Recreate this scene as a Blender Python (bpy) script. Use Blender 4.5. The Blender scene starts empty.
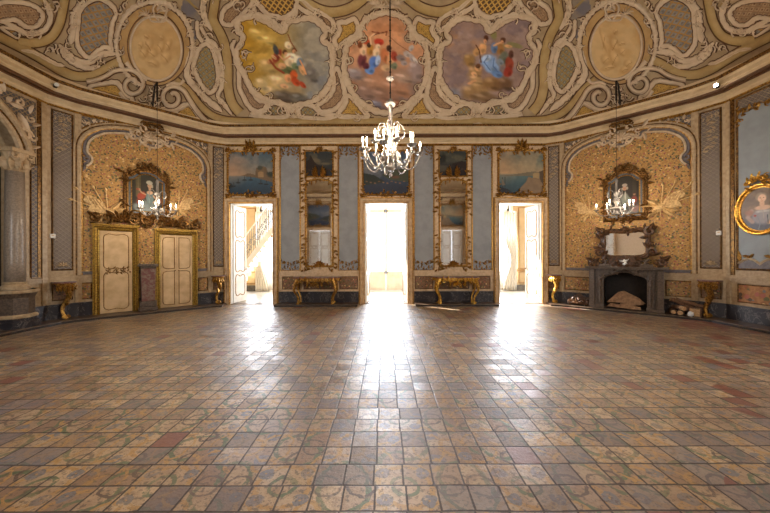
import bpy, math, random
import numpy as np
from mathutils import Vector, Matrix

C = bpy.context.scene.collection
SC = bpy.context.scene
R = random.Random(7)
PI = math.pi
F = 300.0                      # focal length in pixels of the 770 px frame
CAM = (-0.04, 0.0, 1.5)
ROLL = 0.0026

# ---------------------------------------------------------------- camera
cam_d = bpy.data.cameras.new('camera')
cam_d.sensor_width = 36.0
cam_d.lens = 36.0 * F / 770.0
cam_d.clip_start = 0.05
cam_d.clip_end = 200
cam = bpy.data.objects.new('camera', cam_d)
C.objects.link(cam)
cam.matrix_world = Matrix(((1, ROLL, 0, CAM[0]), (0, 0, -1, CAM[1]), (-ROLL, 1, 0, CAM[2]), (0, 0, 0, 1)))
SC.camera = cam
# ---------------------------------------------------------------- exposure / world / light
SC.view_settings.view_transform = 'Standard'
SC.view_settings.look = 'None'
SC.view_settings.gamma = 1.0
SC.view_settings.use_curve_mapping = False
SC.view_settings.exposure = 0.0
SC.cycles.use_denoising = True
SC.cycles.max_bounces = 8
SC.cycles.diffuse_bounces = 4
SC.cycles.glossy_bounces = 4
SC.cycles.transmission_bounces = 6
SC.cycles.sample_clamp_indirect = 6.0
SC.cycles.caustics_reflective = False
SC.cycles.caustics_refractive = False

world = bpy.data.worlds.new('daylight_sky')
SC.world = world
world.use_nodes = True
bg = world.node_tree.nodes['Background']
bg.inputs[0].default_value = (0.80, 0.89, 1.0, 1)
bg.inputs[1].default_value = 4.0

def light(name, kind, loc, power, col, size=0.1, size_y=None, aim=None, spread=None):
    l = bpy.data.lights.new(name, kind)
    l.energy = power
    l.color = col
    if kind == 'AREA':
        l.size = size
        if size_y:
            l.shape = 'RECTANGLE'; l.size_y = size_y
        if spread: l.spread = spread
    elif kind == 'SUN':
        l.angle = size
    else:
        l.shadow_soft_size = size
    o = bpy.data.objects.new(name, l)
    C.objects.link(o)
    o.location = loc
    if aim is not None:
        d = Vector(aim)
        o.rotation_euler = d.to_track_quat('-Z', 'Y').to_euler()
    return o

# the sun low behind the gallery windows
light('sun', 'SUN', (-8, 20, 8), 30.0, (1.0, 0.96, 0.90), size=0.01, aim=(1.31, -1.0, -1.16))
# daylight entering by the gallery's glazed doors (just inside the glass, facing the ballroom)
for gx in (-5.2, 0.0, 5.2):
    light('gallery_daylight', 'AREA', (gx, 12.85, 3.0), 620, (0.80, 0.88, 1.0), size=2.1, size_y=5.0, aim=(0, -1, -0.05))
# added fill light, set in two invented windows of the rear canted walls
for s in (-1, 1):
    light('window_daylight', 'AREA', (s*6.35, 1.25, 2.9), 138, (1.0, 0.97, 0.93), size=1.3, size_y=3.0, aim=(-s*0.70, 0.71, 0.05))

# ---------------------------------------------------------------- materials
def srgb(c):
    out = []
    for v in c[:3]:
        v = v/255.0
        out.append(v/12.92 if v <= 0.04045 else ((v+0.055)/1.055)**2.4)
    return tuple(out)

class G:
    """tiny wrapper that writes node maths as python expressions"""
    def __init__(s, nt, sock): s.nt = nt; s.s = sock
    def _m(s, op, b=None, c=None, rev=False):
        n = s.nt.nodes.new('ShaderNodeMath'); n.operation = op
        ins = [s] + ([b] if b is not None else []) + ([c] if c is not None else [])
        if rev: ins = [b, s]
        for i, v in enumerate(ins):
            if isinstance(v, G): s.nt.links.new(v.s, n.inputs[i])
            else: n.inputs[i].default_value = float(v)
        return G(s.nt, n.outputs[0])
    def __add__(s, o): return s._m('ADD', o)
    def __sub__(s, o): return s._m('SUBTRACT', o)
    def __rsub__(s, o): return s._m('SUBTRACT', o, rev=True)
    def __mul__(s, o): return s._m('MULTIPLY', o)
    def __truediv__(s, o): return s._m('DIVIDE', o)
    def __lt__(s, o): return s._m('LESS_THAN', o)
    def __gt__(s, o): return s._m('GREATER_THAN', o)
    def abs(s): return s._m('ABSOLUTE')
    def fract(s): return s._m('FRACT')
    def floor(s): return s._m('FLOOR')
    def sqrt(s): return s._m('SQRT')
    def min(s, o): return s._m('MINIMUM', o)
    def max(s, o): return s._m('MAXIMUM', o)
    def pingpong(s, o): return s._m('PINGPONG', o)
    def smooth(s, a, b):
        n = s.nt.nodes.new('ShaderNodeMapRange'); n.interpolation_type = 'SMOOTHSTEP'
        s.nt.links.new(s.s, n.inputs[0]); n.inputs[1].default_value = a; n.inputs[2].default_value = b
        return G(s.nt, n.outputs[0])

class MatB:
    def __init__(s, name, rough=0.6, metal=0.0, spec=0.5):
        s.m = bpy.data.materials.new(name); s.m.use_nodes = True
        s.nt = s.m.node_tree
        s.b = s.nt.nodes['Principled BSDF']
        s.b.inputs['Roughness'].default_value = rough
        s.b.inputs['Metallic'].default_value = metal
        s.b.inputs['Specular IOR Level'].default_value = spec
    def tex(s, which='Object'):
        n = s.nt.nodes.new('ShaderNodeTexCoord'); return n.outputs[which]
    def sep(s, sock):
        n = s.nt.nodes.new('ShaderNodeSeparateXYZ'); s.nt.links.new(sock, n.inputs[0])
        return [G(s.nt, n.outputs[i]) for i in range(3)]
    def comb(s, x, y, z=0.0):
        n = s.nt.nodes.new('ShaderNodeCombineXYZ')
        for i, v in enumerate((x, y, z)):
            if isinstance(v, G): s.nt.links.new(v.s, n.inputs[i])
            else: n.inputs[i].default_value = v
        return n.outputs[0]
    def noise(s, vec, scale, detail=3, rough=0.55, dist=0.0, color=False):
        n = s.nt.nodes.new('ShaderNodeTexNoise')
        if vec is not None: s.nt.links.new(vec, n.inputs['Vector'])
        n.inputs['Scale'].default_value = scale; n.inputs['Detail'].default_value = detail
        n.inputs['Roughness'].default_value = rough; n.inputs['Distortion'].default_value = dist
        return n.outputs[1] if color else G(s.nt, n.outputs[0])
    def white(s, vec, color=False):
        n = s.nt.nodes.new('ShaderNodeTexWhiteNoise'); n.noise_dimensions = '3D'
        s.nt.links.new(vec, n.inputs['Vector'])
        return n.outputs['Color'] if color else G(s.nt, n.outputs['Value'])
    def vor(s, vec, scale, color=False, feature='F1', rnd=1.0):
        n = s.nt.nodes.new('ShaderNodeTexVoronoi'); n.feature = feature
        s.nt.links.new(vec, n.inputs['Vector']); n.inputs['Scale'].default_value = scale
        n.inputs['Randomness'].default_value = rnd
        return (G(s.nt, n.outputs['Distance']), n.outputs['Color'])
    def mix(s, fac, a, b):
        n = s.nt.nodes.new('ShaderNodeMix'); n.data_type = 'RGBA'
        for i, v in ((0, fac), (6, a), (7, b)):
            if isinstance(v, G): s.nt.links.new(v.s, n.inputs[i])
            elif isinstance(v, (int, float)): n.inputs[i].default_value = v
            elif isinstance(v, tuple): n.inputs[i].default_value = (*srgb(v), 1)
            else: s.nt.links.new(v, n.inputs[i])
        return n.outputs[2]
    def color(s, sock): s.nt.links.new(sock, s.b.inputs['Base Color'])
    def rough(s, g): s.nt.links.new(g.s, s.b.inputs['Roughness'])
    def bump(s, g, strength=0.3, dist=0.01):
        n = s.nt.nodes.new('ShaderNodeBump'); n.inputs['Strength'].default_value = strength
        n.inputs['Distance'].default_value = dist
        s.nt.links.new(g.s, n.inputs['Height']); s.nt.links.new(n.outputs[0], s.b.inputs['Normal'])

def plain(name, col, col2=None, rough=0.6, metal=0.0, scale=14, bump=0.0, spec=0.5, bd=0.01):
    k = MatB(name, rough, metal, spec)
    t = k.tex()
    n = k.noise(t, scale, 4, 0.6)
    if col2 is None: col2 = tuple(v*0.82 for v in col)
    k.color(k.mix(n.smooth(0.35, 0.7), col, col2))
    if bump: k.bump(k.noise(t, scale*2.2, 4, 0.6), bump, bd)
    return k.m

def lattice(name, field, line, dot=None, pitch=0.09, lw=0.12, uv=False, rough=0.55, under=None):
    k = MatB(name, rough)
    x, y, z = k.sep(k.tex('UV' if uv else 'Object'))
    if uv: z = y
    p = (x + z)*(0.7071/pitch); q = (x - z)*(0.7071/pitch)
    fp = (p.fract() - 0.5).abs(); fq = (q.fract() - 0.5).abs()
    edge = fp.max(fq)
    base = field
    n = k.noise(k.tex('UV' if uv else 'Object'), 9, 3)
    base = k.mix(n.smooth(0.4, 0.65), field, under or tuple(v*0.8 for v in field))
    if dot:
        d = (fp*fp + fq*fq).sqrt()
        base = k.mix(d < 0.17, base, dot)
    k.color(k.mix(edge > (0.5 - lw), base, line))
    k.bump(edge.smooth(0.5-lw-0.05, 0.5-lw+0.05), 0.5, 0.01)
    return k.m

def wallpaper(name, base, base2, sc=1.0):
    k = MatB(name, 0.7)
    t = k.tex()
    n = k.noise(t, 30*sc, 3, 0.6)
    c = k.mix(n.smooth(0.4, 0.6), base, base2)
    for (s, th, col, off) in ((11, .22, (216, 184, 126), 12.3), (12, .27, (104, 102, 62), 0), (14, .25, (166, 98, 82), 3.1), (17, .25, (82, 66, 52), 7.7), (19, .20, (112, 112, 110), 5.3)):
        mp = k.nt.nodes.new('ShaderNodeVectorMath'); mp.operation = 'ADD'
        k.nt.links.new(t, mp.inputs[0]); mp.inputs[1].default_value = (off, 0, off*1.7)
        w = k.nt.nodes.new('ShaderNodeVectorMath'); w.operation = 'MULTIPLY'
        k.nt.links.new(mp.outputs[0], w.inputs[0]); w.inputs[1].default_value = (1, 0, 1)
        d, cc = k.vor(w.outputs[0], s*sc)
        wob = k.noise(t, 60*sc, 2)
        c = k.mix(((d + wob*0.25) < (th + 0.12)), c, col)
    k.color(c)
    return k.m

def attr_paint(name, rough=0.5, spec=0.4):
    k = MatB(name, rough, 0, spec)
    n = k.nt.nodes.new('ShaderNodeVertexColor'); n.layer_name = 'Col'
    k.color(n.outputs[0])
    return k.m

def emitter(name, col, strength):
    k = MatB(name)
    k.b.inputs['Emission Color'].default_value = (*col, 1)
    k.b.inputs['Emission Strength'].default_value = strength
    k.b.inputs['Base Color'].default_value = (1, 1, 1, 1)
    return k.m

M = {}
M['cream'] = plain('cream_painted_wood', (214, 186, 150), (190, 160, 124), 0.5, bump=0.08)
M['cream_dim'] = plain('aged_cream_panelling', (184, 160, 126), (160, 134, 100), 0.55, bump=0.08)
M['cornice'] = plain('cornice_plaster', (208, 184, 146), (192, 166, 128), 0.5, scale=5, bump=0.03)
M['casing'] = plain('tan_gilt_door_casing', (200, 170, 132), (172, 138, 100), 0.42, scale=9, bump=0.08)
M['blue'] = plain('blue_grey_silk', (146, 148, 150), (132, 134, 137), 0.55, scale=3)
M['blue_side'] = plain('grey_blue_side_silk', (150, 158, 164), (140, 147, 152), 0.55, scale=3)
def gold(name, c1, c2, c3, rough=0.38):
    k = MatB(name, rough, 0.75)
    t = k.tex(); n = k.noise(t, 32, 4, 0.65)
    k.color(k.mix(n.smooth(0.38, 0.62), k.mix(k.noise(t, 7, 2), c1, c2), c3))
    k.bump(k.noise(t, 60, 3), 0.25, 0.006)
    return k.m
M['gold'] = gold('worn_gilding', (204, 158, 74), (176, 128, 56), (112, 76, 36))
M['gold_bright'] = gold('bright_gilding', (238, 190, 84), (214, 160, 60), (138, 94, 36), 0.3)
M['gold_dark'] = gold('dark_bronze_gilding', (160, 118, 60), (132, 94, 48), (74, 50, 28), 0.42)
M['gilt_line'] = gold('faded_gilt_line', (168, 130, 72), (146, 108, 58), (112, 80, 44), 0.45)
M['gold_door'] = gold('olive_gold_casing', (182, 150, 66), (160, 126, 52), (120, 88, 38), 0.42)
M['brown_line'] = plain('brown_painted_line', (104, 68, 38), (84, 54, 30), 0.6)
M['door_cream'] = plain('cream_door_paint', (216, 186, 142), (194, 162, 118), 0.45, scale=4)
M['door_white'] = plain('white_door_paint', (236, 232, 222), (222, 216, 204), 0.4, scale=4)
M['marble_dark'] = None
k = MatB('black_veined_marble', 0.34)
t = k.tex(); n = k.noise(t, 3.2, 6, 0.6, 1.4)
vein = (n - 0.5).abs()
k.color(k.mix(vein.smooth(0.0, 0.022), (112, 104, 100), k.mix(k.noise(t, 9, 3), (34, 33, 38), (58, 54, 58))))
k.b.inputs['Specular IOR Level'].default_value = 0.3
M['marble_dark'] = k.m
k = MatB('grey_mottled_marble', 0.35)
t = k.tex(); n = k.noise(t, 26, 5, 0.7)
k.color(k.mix(n.smooth(0.35, 0.65), (104, 88, 74), k.mix(k.noise(t, 7, 3), (50, 41, 35), (78, 64, 53))))
M['marble_grey'] = k.m
k = MatB('red_mottled_marble', 0.35)
t = k.tex(); n = k.noise(t, 15, 5, 0.7)
k.color(k.mix(n.smooth(0.42, 0.6), (108, 62, 56), (128, 108, 92)))
M['marble_red'] = k.m
k = MatB('pale_grey_column_marble', 0.3)
t = k.tex(); n = k.noise(t, 30, 5, 0.7)
k.color(k.mix(n.smooth(0.35, 0.65), (158, 144, 128), k.mix(k.noise(t, 7, 3), (112, 100, 90), (138, 124, 110))))
M['marble_pale'] = k.m
M['border'] = plain('dark_stone_border', (84, 64, 48), (58, 43, 34), 0.36, scale=6)
M['riser'] = plain('black_stone_riser', (40, 30, 24), (26, 20, 16), 0.5)  # near-black carries the shadow that falls on the step's riser
M['border_edge'] = plain('worn_marble_edge', (120, 102, 84), (88, 72, 58), 0.3, scale=9)
M['lattice_wall'] = lattice('grey_lattice_pilaster_panel', (92, 86, 90), (156, 138, 112), (146, 124, 96), pitch=0.075, lw=0.1)
M['lattice_spandrel'] = lattice('dark_lattice_spandrel', (96, 90, 92), (148, 126, 92), None, pitch=0.07, lw=0.11)
M['paper'] = wallpaper('floral_ochre_wallpaper', (188, 148, 88), (164, 122, 68), .85)
M['dado'] = wallpaper('floral_dado_painting', (138, 104, 74), (112, 82, 58), 0.8)
M['dado_paper'] = wallpaper('floral_dado_paper', (176, 138, 84), (150, 112, 66), 0.8)
M['dado_side'] = wallpaper('flowering_branch_dado', (172, 124, 78), (148, 100, 60), 0.35)
M['stucco'] = plain('cream_stucco_relief', (214, 192, 162), (200, 176, 146), 0.6, scale=5, bump=0.03)
M['strap'] = plain('ochre_strapwork', (186, 158, 104), (172, 142, 90), 0.6, scale=4)
M['cove'] = plain('tan_cove_plaster', (178, 154, 118), (158, 134, 100), 0.62, scale=3)
M['cove_band'] = plain('cream_cove_band', (228, 204, 164), (214, 188, 146), 0.6, scale=3)
M['oval_ring'] = plain('ochre_medallion_ring', (192, 156, 100), (178, 140, 86), 0.6, scale=5)
M['c_grey'] = lattice('grey_gold_lattice', (146, 138, 126), (172, 130, 66), (112, 104, 96), pitch=0.125, lw=0.10, uv=True)
M['c_green'] = lattice('green_grey_lattice', (136, 130, 104), (164, 132, 70), (150, 142, 120), pitch=0.11, lw=0.10, uv=True)
M['c_brown'] = lattice('rose_brown_diaper', (176, 144, 108), (150, 116, 82), (120, 84, 54), pitch=0.085, lw=0.09, uv=True)
M['c_gold'] = lattice('gold_lattice', (104, 72, 40), (204, 164, 82), None, pitch=0.105, lw=0.15, uv=True)
M['c_yellow'] = lattice('yellow_scale_panel', (206, 164, 78), (184, 142, 62), (140, 100, 42), pitch=0.085, lw=0.08, uv=True)
M['fresco'] = attr_paint('fresco_paint', 0.7, 0.2)
M['canvas'] = attr_paint('oil_paint', 0.42, 0.4)
M['rocaille_blue'] = plain('slate_blue_rocaille', (116, 108, 108), (94, 86, 86), 0.5)
M['rocaille_white'] = plain('white_rocaille', (206, 186, 158), (180, 156, 124), 0.5)
M['plaster_trophy'] = plain('ivory_gilt_relief', (226, 194, 138), (176, 138, 88), 0.5, scale=20)
M['iron'] = plain('dark_iron', (46, 40, 36), (30, 26, 24), 0.5, metal=0.6)
M['soot'] = plain('sooty_brick', (34, 27, 23), (18, 14, 12), 0.9)
M['bark'] = plain('log_bark', (128, 92, 64), (84, 60, 42), 0.85, scale=30, bump=0.5)
M['logend'] = plain('cut_log_end', (184, 150, 108), (150, 114, 76), 0.8, scale=30)
M['board'] = plain('weathered_board', (156, 122, 90), (118, 88, 62), 0.8, scale=12)
M['dark_box'] = plain('dark_carved_wood', (96, 64, 38), (50, 33, 21), 0.4, scale=20)
k = MatB('old_mirror_glass', 0.04, 1.0)
k.b.inputs['Base Color'].default_value = (0.94, 0.95, 0.96, 1)
M['mirror'] = k.m
k = MatB('white_murano_glass', 0.12, 0.0, 0.8)
k.b.inputs['Base Color'].default_value = (0.44, 0.41, 0.38, 1)
k.b.inputs['Transmission Weight'].default_value = 0.45
k.b.inputs['IOR'].default_value = 1.3
M['murano'] = k.m
M['bulb'] = emitter('lit_candle_bulb', (1.0, 0.82, 0.58), 26)
M['spot'] = emitter('lit_spot_lens', (1.0, 0.95, 0.88), 220)
M['gal_wall'] = plain('gallery_cream_wall', (206, 182, 140), (196, 170, 128), 0.6, scale=3)
M['gal_mould'] = plain('gallery_ochre_moulding', (170, 128, 76), (156, 116, 66), 0.5)
M['gal_floor'] = plain('gallery_pale_floor', (160, 148, 128), (140, 128, 108), 0.35, scale=8)
M['gal_skirt'] = plain('gallery_grey_skirting', (120, 116, 108), (84, 82, 78), 0.4, scale=8)
M['curtain'] = plain('white_curtain', (244, 242, 236), (232, 230, 224), 0.8)
M['railing'] = plain('grey_iron_railing', (120, 118, 112), (92, 92, 90), 0.5)
k = MatB('clear_glass', 0.0)
tb = k.nt.nodes.new('ShaderNodeBsdfTransparent'); gb = k.nt.nodes.new('ShaderNodeBsdfGlossy'); gb.inputs['Roughness'].default_value = 0.02
mx_ = k.nt.nodes.new('ShaderNodeMixShader'); mx_.inputs[0].default_value = 0.05
k.nt.links.new(tb.outputs[0], mx_.inputs[1]); k.nt.links.new(gb.outputs[0], mx_.inputs[2])
k.nt.links.new(mx_.outputs[0], k.nt.nodes['Material Output'].inputs[0])
M['glass'] = k.m
M['plastic'] = plain('white_plastic', (226, 224, 218), (214, 212, 206), 0.4)
# ---------------------------------------------------------------- mesh collecting
class MB:
    def __init__(s): s.v = []; s.f = []
    def box(s, x0, x1, y0, y1, z0, z1):
        b = len(s.v)
        s.v += [(x0,y0,z0),(x1,y0,z0),(x1,y1,z0),(x0,y1,z0),(x0,y0,z1),(x1,y0,z1),(x1,y1,z1),(x0,y1,z1)]
        s.f += [(b,b+1,b+5,b+4),(b+1,b+2,b+6,b+5),(b+2,b+3,b+7,b+6),(b+3,b,b+4,b+7),(b+4,b+5,b+6,b+7),(b+3,b+2,b+1,b)]
        return s
    def slab(s, poly, y0, y1):
        """outline in (x, z) extruded from y0 (front) to y1 (back)"""
        b = len(s.v); n = len(poly)
        a = sum(poly[i][0]*poly[(i+1)%n][1]-poly[(i+1)%n][0]*poly[i][1] for i in range(n))
        if a < 0: poly = poly[::-1]
        s.v += [(p[0], y0, p[1]) for p in poly] + [(p[0], y1, p[1]) for p in poly]
        s.f.append(tuple(range(b, b+n)))
        s.f.append(tuple(range(b+2*n-1, b+n-1, -1)))
        for i in range(n):
            j = (i+1) % n
            s.f.append((b+i, b+n+i, b+n+j, b+j))
        return s
    def flat(s, poly, z0, z1):
        """outline in (x, y) extruded in z"""
        b = len(s.v); n = len(poly)
        a = sum(poly[i][0]*poly[(i+1)%n][1]-poly[(i+1)%n][0]*poly[i][1] for i in range(n))
        if a < 0: poly = poly[::-1]
        s.v += [(p[0], p[1], z1) for p in poly] + [(p[0], p[1], z0) for p in poly]
        s.f.append(tuple(range(b, b+n)))
        s.f.append(tuple(range(b+2*n-1, b+n-1, -1)))
        for i in range(n):
            j = (i+1) % n
            s.f.append((b+i, b+n+i, b+n+j, b+j))
        return s
    def mould(s, path, prof, closed=True):
        """sweep a profile [(offset, depth)] along an (x, z) path; depth goes toward the viewer (-y)"""
        n = len(path); b = len(s.v); m = len(prof)
        for i in range(n):
            p = Vector(path[i])
            a = Vector(path[(i-1) % n]) if (closed or i > 0) else None
            c = Vector(path[(i+1) % n]) if (closed or i < n-1) else None
            d1 = (p-a).normalized() if a is not None else None
            d2 = (c-p).normalized() if c is not None else None
            if d1 is None: d1 = d2
            if d2 is None: d2 = d1
            n1 = Vector((-d1.y, d1.x)); n2 = Vector((-d2.y, d2.x))
            nn = (n1+n2)
            if nn.length < 1e-6: nn = n1.copy()
            nn.normalize()
            k = 1.0/max(0.45, nn.dot(n1))
            for (o, dp) in prof:
                q = p + nn*o*k
                s.v.append((q.x, -dp, q.y))
        for i in range(n if closed else n-1):
            j = (i+1) % n
            for t in range(m-1):
                s.f.append((b+i*m+t, b+i*m+t+1, b+j*m+t+1, b+j*m+t))
        return s
    def tube(s, pts, radii, n=6, caps=True):
        b = len(s.v); L = len(pts)
        if not hasattr(radii, '__len__'): radii = [radii]*L
        P = [Vector(p) for p in pts]
        up = Vector((0.13, 0.21, 0.97)); prev = None
        for i in range(L):
            d = (P[min(i+1, L-1)] - P[max(i-1, 0)])
            if d.length < 1e-9: d = Vector((0, 0, 1))
            d.normalize()
            if prev is None:
                a = d.cross(up)
                if a.length < 0.1: a = d.cross(Vector((1, 0, 0)))
            else:
                a = prev - d*prev.dot(d)
            a.normalize(); prev = a
            c = d.cross(a)
            for k in range(n):
                t = 2*PI*k/n
                s.v.append(tuple(P[i] + (a*math.cos(t) + c*math.sin(t))*radii[i]))
        for i in range(L-1):
            for k in range(n):
                k2 = (k+1) % n
                s.f.append((b+i*n+k, b+i*n+k2, b+(i+1)*n+k2, b+(i+1)*n+k))
        if caps:
            s.f.append(tuple(b+k for k in range(n))[::-1])
            s.f.append(tuple(b+(L-1)*n+k for k in range(n)))
        return s
    def lathe(s, prof, cx=0, cy=0, n=16, z0=0, sx=1, sy=1):
        """profile [(r, z)]"""
        b = len(s.v); L = len(prof)
        for (r, z) in prof:
            for k in range(n):
                t = 2*PI*k/n
                s.v.append((cx+r*sx*math.cos(t), cy+r*sy*math.sin(t), z0+z))
        for i in range(L-1):
            for k in range(n):
                k2 = (k+1) % n
                s.f.append((b+i*n+k, b+i*n+k2, b+(i+1)*n+k2, b+(i+1)*n+k))
        s.f.append(tuple(b+k for k in range(n))[::-1])
        s.f.append(tuple(b+(L-1)*n+k for k in range(n)))
        return s
    def ball(s, x, y, z, r, n=8, m=5, sz=1.0, sy=1.0):
        pr = [(max(0.001, r*math.sin(PI*i/m)), -r*sz*math.cos(PI*i/m)) for i in range(m+1)]
        return s.lathe(pr, x, y, n, z, 1, sy)
    # ---- carved pieces, in the (x, z) plane at depth y
    def scroll(s, x, z, r, a0=0.0, turns=1.1, d=1, th=None, y=-0.03, n=5, seg=12, depth=None):
        th = th or r*0.28
        pts = []; rad = []
        for i in range(seg+1):
            t = i/seg; a = a0 + d*turns*2*PI*t; q = r*(1-0.82*t)
            pts.append((x+q*math.cos(a), y - (depth or r*0.25)*t, z+q*math.sin(a)))
            rad.append(th*(0.55+0.6*math.sin(PI*min(1, t*0.8+0.1))))
        return s.tube(pts, rad, n)
    def leaf(s, x, z, a, L, w, y=-0.02, curl=0.3, rise=None):
        b = len(s.v); rise = rise or w*0.6
        ca, sa = math.cos(a), math.sin(a)
        def P(l, t, h):
            t2 = t + curl*w*(l/L)**2
            return (x + ca*l - sa*t2, y - h, z + sa*l + ca*t2)
        rows = [(0, .25, .3), (.3, .9, 1), (.6, 1.0, 1.1), (.85, .5, .8), (1.0, .05, .35)]
        for (l, ww, h) in rows:
            s.v += [P(l*L, -w*ww*.5, 0), P(l*L, 0, rise*h), P(l*L, w*ww*.5, 0)]
        for i in range(4):
            o = b+i*3
            s.f += [(o, o+1, o+4, o+3), (o+1, o+2, o+5, o+4)]
        return s
    def shell(s, x, z, r, y=-0.03, a0=PI*0.08, a1=PI*0.92, n=7, rise=None):
        for i in range(n):
            a = a0+(a1-a0)*i/(n-1)
            s.leaf(x, z, a, r, r*0.42, y, 0.0, rise or r*0.25)
        return s.ball(x, y-r*0.12, z, r*0.22, 6, 4)
    def carve(s, path, size, y=-0.02, seed=1, closed=False, spread=0.5):
        rr = random.Random(seed)
        P = [Vector(p) for p in path]
        if closed: P.append(P[0])
        seglen = [(P[i+1]-P[i]).length for i in range(len(P)-1)]
        tot = sum(seglen); n = max(2, int(tot/(size*0.62)))
        for k in range(n+1):
            l = tot*k/n; i = 0
            while i < len(seglen)-1 and l > seglen[i]: l -= seglen[i]; i += 1
            d = (P[i+1]-P[i]).normalized(); q = P[i] + d*l
            a = math.atan2(d.y, d.x); sd = 1 if k % 2 else -1
            ox = (-d.y)*sd*size*0.2*spread; oz = d.x*sd*size*0.2*spread
            if k % 3 == 2:
                s.scroll(q.x+ox, q.y+oz, size*rr.uniform(.36, .5), a+sd*1.2, 1.0, sd, size*0.13, y, 5, 9)
            else:
                s.leaf(q.x+ox, q.y+oz, a + sd*rr.uniform(.4, 1.1), size*rr.uniform(.8, 1.25), size*rr.uniform(.4, .6), y, sd*rr.uniform(.3, .9), size*0.28)
        return s
    def build(s, name, mat, parent=None, smooth=False, uvs=None, cols=None, bevel=0, origin=None):
        me = bpy.data.meshes.new(name)
        v = s.v
        if origin: v = [(a-origin[0], b-origin[1], c-origin[2]) for a, b, c in v]
        me.from_pydata(v, [], s.f)
        me.update()
        if smooth: me.polygons.foreach_set('use_smooth', [True]*len(me.polygons))
        if uvs is not None:
            ul = me.uv_layers.new(name='UVMap')
            li = np.zeros(len(me.loops), dtype=np.int32); me.loops.foreach_get('vertex_index', li)
            ul.data.foreach_set('uv', np.asarray(uvs, dtype=np.float32)[li].ravel())
        if cols is not None:
            ca = me.color_attributes.new('Col', 'FLOAT_COLOR', 'POINT')
            ca.data.foreach_set('color', np.asarray(cols, dtype=np.float32).ravel())
        o = bpy.data.objects.new(name, me)
        C.objects.link(o)
        if mat is not None: me.materials.append(mat if not isinstance(mat, str) else M[mat])
        if parent is not None: o.parent = parent
        if origin: o.location = origin
        if bevel:
            b = o.modifiers.new('bevel', 'BEVEL'); b.width = bevel; b.segments = 2; b.limit_method = 'ANGLE'
        return o

def pieces(mb, name, mat, parent, gap=0.035, smooth=False):
    """build a carving as one mesh per separate cluster"""
    n = len(mb.v); par = list(range(n))
    def find(i):
        while par[i] != i: par[i] = par[par[i]]; i = par[i]
        return i
    for f in mb.f:
        r0 = find(f[0])
        for q in f[1:]: par[find(q)] = r0
    isl = {}
    for i in range(n): isl.setdefault(find(i), []).append(i)
    bb = []
    for k_, vs in isl.items():
        P = np.array([mb.v[i] for i in vs]); bb.append([P.min(0)-gap, P.max(0)+gap, vs])
    m = len(bb); q = list(range(m))
    def f2(i):
        while q[i] != i: q[i] = q[q[i]]; i = q[i]
        return i
    lo = np.array([x[0] for x in bb]); hi = np.array([x[1] for x in bb])
    for i in range(m):
        ov = np.all((lo[i] <= hi) & (hi[i] >= lo), axis=1)
        for j in np.nonzero(ov)[0]:
            if j > i: q[f2(int(j))] = f2(i)
    grp = {}
    for i in range(m): grp.setdefault(f2(i), []).extend(bb[i][2])
    own = {}
    for g_, vs in grp.items():
        for i in vs: own[i] = g_
    out = []
    subs = {g_: (MB(), {}) for g_ in grp}
    for f in mb.f:
        s_, mp = subs[own[f[0]]]
        ff = []
        for i in f:
            if i not in mp: mp[i] = len(s_.v); s_.v.append(mb.v[i])
            ff.append(mp[i])
        s_.f.append(tuple(ff))
    for s_, mp in subs.values(): out.append(s_.build(name, mat, parent, smooth))
    return out

def tag(o, label, cat, group=None, kind=None):
    o['label'] = label; o['category'] = cat
    if group: o['group'] = group
    if kind: o['kind'] = kind
    return o
def thing(name, label, cat, loc=(0, 0, 0), rz=0.0, group=None):
    o = bpy.data.objects.new(name, None); o.empty_display_size = 0.1
    C.objects.link(o); o.location = loc; o.rotation_euler = (0, 0, rz)
    return tag(o, label, cat, group)
def struct(name, loc=(0, 0, 0), rz=0.0):
    o = bpy.data.objects.new(name, None); C.objects.link(o)
    o.location = loc; o.rotation_euler = (0, 0, rz); o['kind'] = 'structure'
    return o
def copy_tree(o, parent=None):
    c = o.copy(); C.objects.link(c)
    if parent is not None: c.parent = parent
    for ch in list(o.children): copy_tree(ch, c)
    return c

# ---------------------------------------------------------------- the room's plan
def ray(px, py):
    x = px-385.0; y = py-256.5
    return ((x-ROLL*y)/F, 1.0, -(y+ROLL*x)/F)

class Wall:
    def __init__(s, p0, p1):
        s.p0 = Vector(p0); s.p1 = Vector(p1); s.L = (s.p1-s.p0).length
        s.u = (s.p1-s.p0)/s.L; s.c = (s.p0+s.p1)/2
        s.n = Vector((s.u.y, -s.u.x)); s.rz = math.atan2(s.u.y, s.u.x)
    def uz(s, px, py, d=0.0):
        r = ray(px, py); D = Vector((r[0], r[1])); o = Vector((CAM[0], CAM[1]))
        t = ((s.c + s.n*d - o).dot(s.n)) / D.dot(s.n)
        P = o + D*t
        return ((P-s.c).dot(s.u), CAM[2]+r[2]*t)
    def pts(s, L, d=0.0): return [s.uz(x, y, d) for x, y in L]
    def at(s, u, z, d=0.0):
        P = s.c + s.u*u + s.n*d
        return (P.x, P.y, z)
XS, YF, YN = 7.82, 9.5, -0.3
A0 = (5.05, 9.5); A1 = (5.46, 9.31); B0 = (7.55, 7.35); B1 = (7.82, 6.88)
def my(p): return (p[0], 9.2-p[1])
def mx(p): return (-p[0], p[1])
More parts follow.
